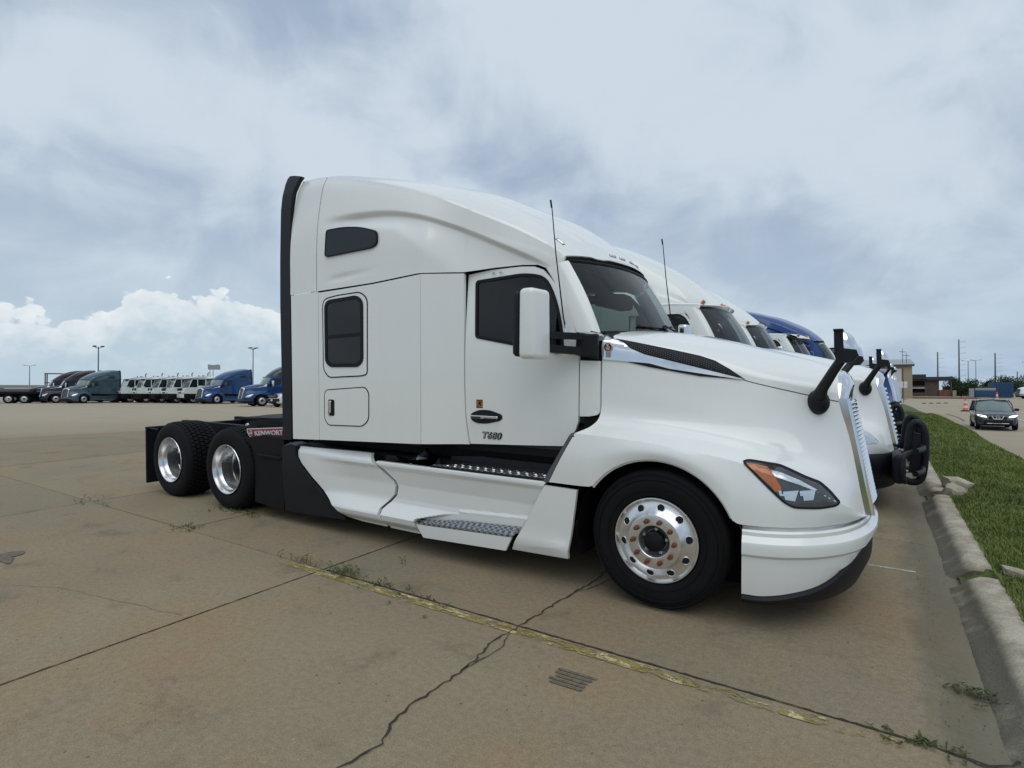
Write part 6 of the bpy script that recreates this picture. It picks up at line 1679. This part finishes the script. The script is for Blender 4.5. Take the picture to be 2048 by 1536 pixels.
part(None, lambda: MB().box(6.6, 6.8, -.3, -.1, 0, 3.1), 'post', 'brick', r); part(None, lambda: MB().box(4.9, 6.6, -.2, .1, 0, 1.25), 'low_wall', 'brick2', r); part(None, lambda: MB().box(6.85, 7.4, -1, -.6, 0, 1.15), 'bollard_wall', 'tan', r)
gridobj('brick_terrace', [-6, 0, 6, 12, 14.5], [118, 122, 128, 134], lambda x, y: zroad(x, y) + .12, 'brick2')
GPW = 'tall utility poles on the horizon'
def upole(label, x, y, h, mat='polegrey', arms=7, gr=GPW):
    r = thing('utility_pole', label, 'utility pole', RC(x, y), 0, gr, True)
    part(None, lambda: MB().cyl((0, 0, -1), (0, 0, h), .24 * y / 190, .13 * y / 190, 8), 'pole', mat, r)
    for k in range(arms): part(None, lambda: MB().tube([(0, 0, h - .8 - k * 1.5), (1.5 * y / 190, 0, h - .6 - k * 1.5)], .035, 4), 'crossarm', mat, r)
upole('tallest utility pole with side arms behind the dark trees', 18.6, 190, 15.0, 'polegrey', 8)
upole('shorter utility pole rising from behind the brick office', 17.6, 238, 14.5, 'polegrey', 5)
upole('utility pole above the blue container', 37.4, 274, 15.5, 'polegrey', 5)
upole('faint farthest utility pole at the right', 52.5, 330, 10, 'palepole', 2)
pole('left one of two floodlight poles beside the tall utility pole', RC(17.9, 166), 8.2, 2, 'floodlight poles on the right', 'palepole')
pole('right one of two floodlight poles beside the tall utility pole', RC(22.4, 193), 9.5, 2, 'floodlight poles on the right', 'palepole')
def tree(label, x, y, h, wdt, seed, group):
    r = thing('tree', label, 'tree', RC(x, y), 0, group, True)
    part(None, lambda: MB().tube([(0, 0, -.4), (.05, 0, h * .35), (0, .05, h * .75)], [.14, .10, .04], 6).tube([(.03, 0, h * .3), (wdt * .3, .1, h * .6)], [.06, .02], 5).tube([(.03, 0, h * .35), (-wdt * .3, 0, h * .62)], [.06, .02], 5), 'trunk', 'trunk', r)
    def cr():
        s = MB(); rr = random.Random(seed)
        cl = [(rr.gauss(0, wdt * .28), rr.gauss(0, wdt * .28), h * rr.uniform(.25, .9), rr.uniform(.2, .42) * wdt) for _ in range(16)]
        for k in range(1500):
            c = rr.choice(cl); q = Vector((rr.gauss(0, 1), rr.gauss(0, 1), rr.gauss(0, 1))).normalized() * c[3] * rr.uniform(.5, 1.08)
            fz = max(.1, 1 - abs((c[2]) / h - .45)); p = Vector((c[0] * fz, c[1] * fz, c[2])) + q
            if p.z < .1: continue
            a = Vector((rr.gauss(0, 1), rr.gauss(0, 1), rr.gauss(0, 1))).normalized() * .17; b = a.orthogonal().normalized() * .10
            s.add([p - a, p + b, p + a, p - b], [(0, 1, 2, 3)])
        return s
    part(None, cr, 'crown', 'leaf', r)
tree('rounded dark tree right of the brick office', 14.1, 157, 4.3, 3.1, 1, 'small dark trees on the right')
tree('dark bushy tree below the floodlight poles', 17.4, 158, 4.2, 2.6, 2, 'small dark trees on the right')
tree('low dark bush between the two trees', 15.8, 158.5, 2.4, 3.6, 3, 'small dark trees on the right')
for k, (x, y, h) in enumerate(((21.5, 165, 3.6), (23.5, 166, 4.3), (25.5, 168, 4.6), (27.6, 170, 4.4))):
    tree(['bush at the left end of the dark clump behind the container', 'second bush of the dark clump behind the container', 'tallest bush of the clump behind the container', 'rightmost bush of the clump behind the blue container'][k], x, y, h, 3.4, 10 + k, 'small dark trees on the right')
tree('dark tree behind the white trucks at the right edge', 26.5, 148, 7.2, 4.0, 31, 'small dark trees on the right')
r = thing('windscreen_fence', 'green screened fence line between the dark trees', 'fence', RC(13, 164), 0, level=True)
for k in range(5): part('wf', lambda: MB().box(0, 2.35, -.02, .02, .1, 2.3), 'fence_panel', 'greenfence', r, M_=Matrix.Translation((k * 2.4, 0, 0))); part('wfp', lambda: MB().box(-.04, .04, -.05, .05, 0, 2.5), 'post', 'polegrey', r, M_=Matrix.Translation((k * 2.4, 0, 0)))
r = thing('shipping_container', 'dark blue container standing between the parked trucks at right', 'container', RC(18.2, 126), 0, level=True)
part(None, lambda: MB().box(-1.2, 1.35, 0, 6, .1, 2.75), 'box', 'container', r)
for k in range(8): part('ctr', lambda: MB().box(-.06, .06, -.05, .0, .2, 2.6), 'corrugation', 'container', r, M_=Matrix.Translation((-1.0 + k * .3, 0, 0)))
r = thing('container_trailer', 'low pale purple box trailer left of the blue container', 'trailer', RC(14.9, 124), 0, level=True)
part(None, lambda: MB().box(-.6, 2.1, 0, 6, .15, 1.65, .05), 'box', 'container', r); part(None, lambda: MB().box(-.6, 2.1, -.02, .02, 1.35, 1.75, .02), 'top_panel', 'silver_paint', r); part(None, lambda: MB().box(-1.4, -.75, 0, .4, 0, 1.7), 'end_post', 'silver_paint', r)
GRT = 'white trucks parked far right'
build_tractor('white truck at the right edge of the photo, cab window visible', (20.8, 108, zroad(20.8, 108)), math.radians(188), 'white2', 'B', 0, GRT, True)
build_tractor('white truck half hidden behind the one at the right edge', (20.6, 121, zroad(20.6, 121)), math.radians(200), 'white2', 'B', 0, GRT, True)
def cone_(label, x, y, h, gr):
    r = thing('traffic_channelizer', label, 'traffic cone', RC(x, y), 0, gr, True)
    part(None, lambda: MB().box(-.32, .32, -.32, .32, 0, .09, .02), 'base', 'trim', r)
    s_ = [(0, .16), (.25, .145), (.5, .125), (.75, .10), (1.0, .085)]
    for k in range(5):
        a, b = k * h / 5 + .08, (k + 1) * h / 5 + .08; ra, rb = .19 - .024 * k, .19 - .024 * (k + 1)
        part(None, lambda: MB().cyl((0, 0, a), (0, 0, b), ra, rb, 14), 'band', 'cone' if k % 2 == 0 else 'signwhite', r)
    part(None, lambda: MB().tube([(-.07, 0, h + .06), (-.07, 0, h + .16), (.07, 0, h + .16), (.07, 0, h + .06)], .02, 5), 'handle', 'cone', r)
cone_('orange and white striped traffic cone standing free on the road', 6.82, 65, 1.08, 'striped traffic cones on the road')
cone_('traffic cone peeking out behind the suv roof', 13.0, 94, 1.15, 'striped traffic cones on the road')
for k, x in enumerate((5.0, 5.75, 6.5, 7.25)):
    o = put(MB().box(-.22, .22, -.10, .10, 0, .09, .03).mesh('wheel_stop'), 'wheel_stop', 'trim'); o.location = RC(x, 86 + k * .45)
    tag(o, ['dark wheel stop nearest to the grass, left end of the line', 'second dark wheel stop from the grass', 'third dark wheel stop from the grass', 'dark wheel stop at the right end of the line'][k], 'wheel stop', 'dark wheel stops lying in line across the road')
def rstrip(pts, wd_, mat, name):
    s = MB(); rows = []
    for i, p in enumerate(pts):
        a = Vector(pts[max(i - 1, 0)]); b = Vector(pts[min(i + 1, len(pts) - 1)]); d = (b - a).normalized(); n_ = Vector((-d.y, d.x)) * wd_ / 2
        rows.append([(p[0] + n_.x, p[1] + n_.y, zroad(p[0] + n_.x, p[1] + n_.y) + .02), (p[0] - n_.x, p[1] - n_.y, zroad(p[0] - n_.x, p[1] - n_.y) + .02)])
    s.grid(rows); put(s.mesh(name, 1, 60), name, mat, kind='structure')
rstrip([(8.6, y) for y in np.linspace(36, 56, 12)], .13, 'wline2', 'road_edge_line')
rstrip([(5.4, 42.0), (6.4, 41.9)], .5, 'wline', 'road_patch')
rstrip([(4.6, 68), (5.0, 60), (5.3, 54), (5.2, 50)], .10, 'stain', 'road_seam'); rstrip([(6.0, 50.5), (6.3, 49)], .3, 'wline', 'road_patch')
rstrip([(7, 72), (14, 70), (24, 69)], .3, 'stain', 'road_seam'); rstrip([(4.8, 76), (14, 78), (30, 80)], .12, 'stain', 'road_seam')
r = thing('road_sign', 'white board on thin posts by the end of the row', 'sign', (2.4, 80, zroad(2.4, 80)), 0, level=True)
part(None, lambda: MB().box(-1.0, .7, -.03, .03, 2.0, 2.75), 'board', 'signwhite', r); part(None, lambda: MB().box(-.7, -.62, -.03, .03, 0, 2.0).box(.3, .38, -.03, .03, 0, 3.2), 'post', 'polegrey', r)
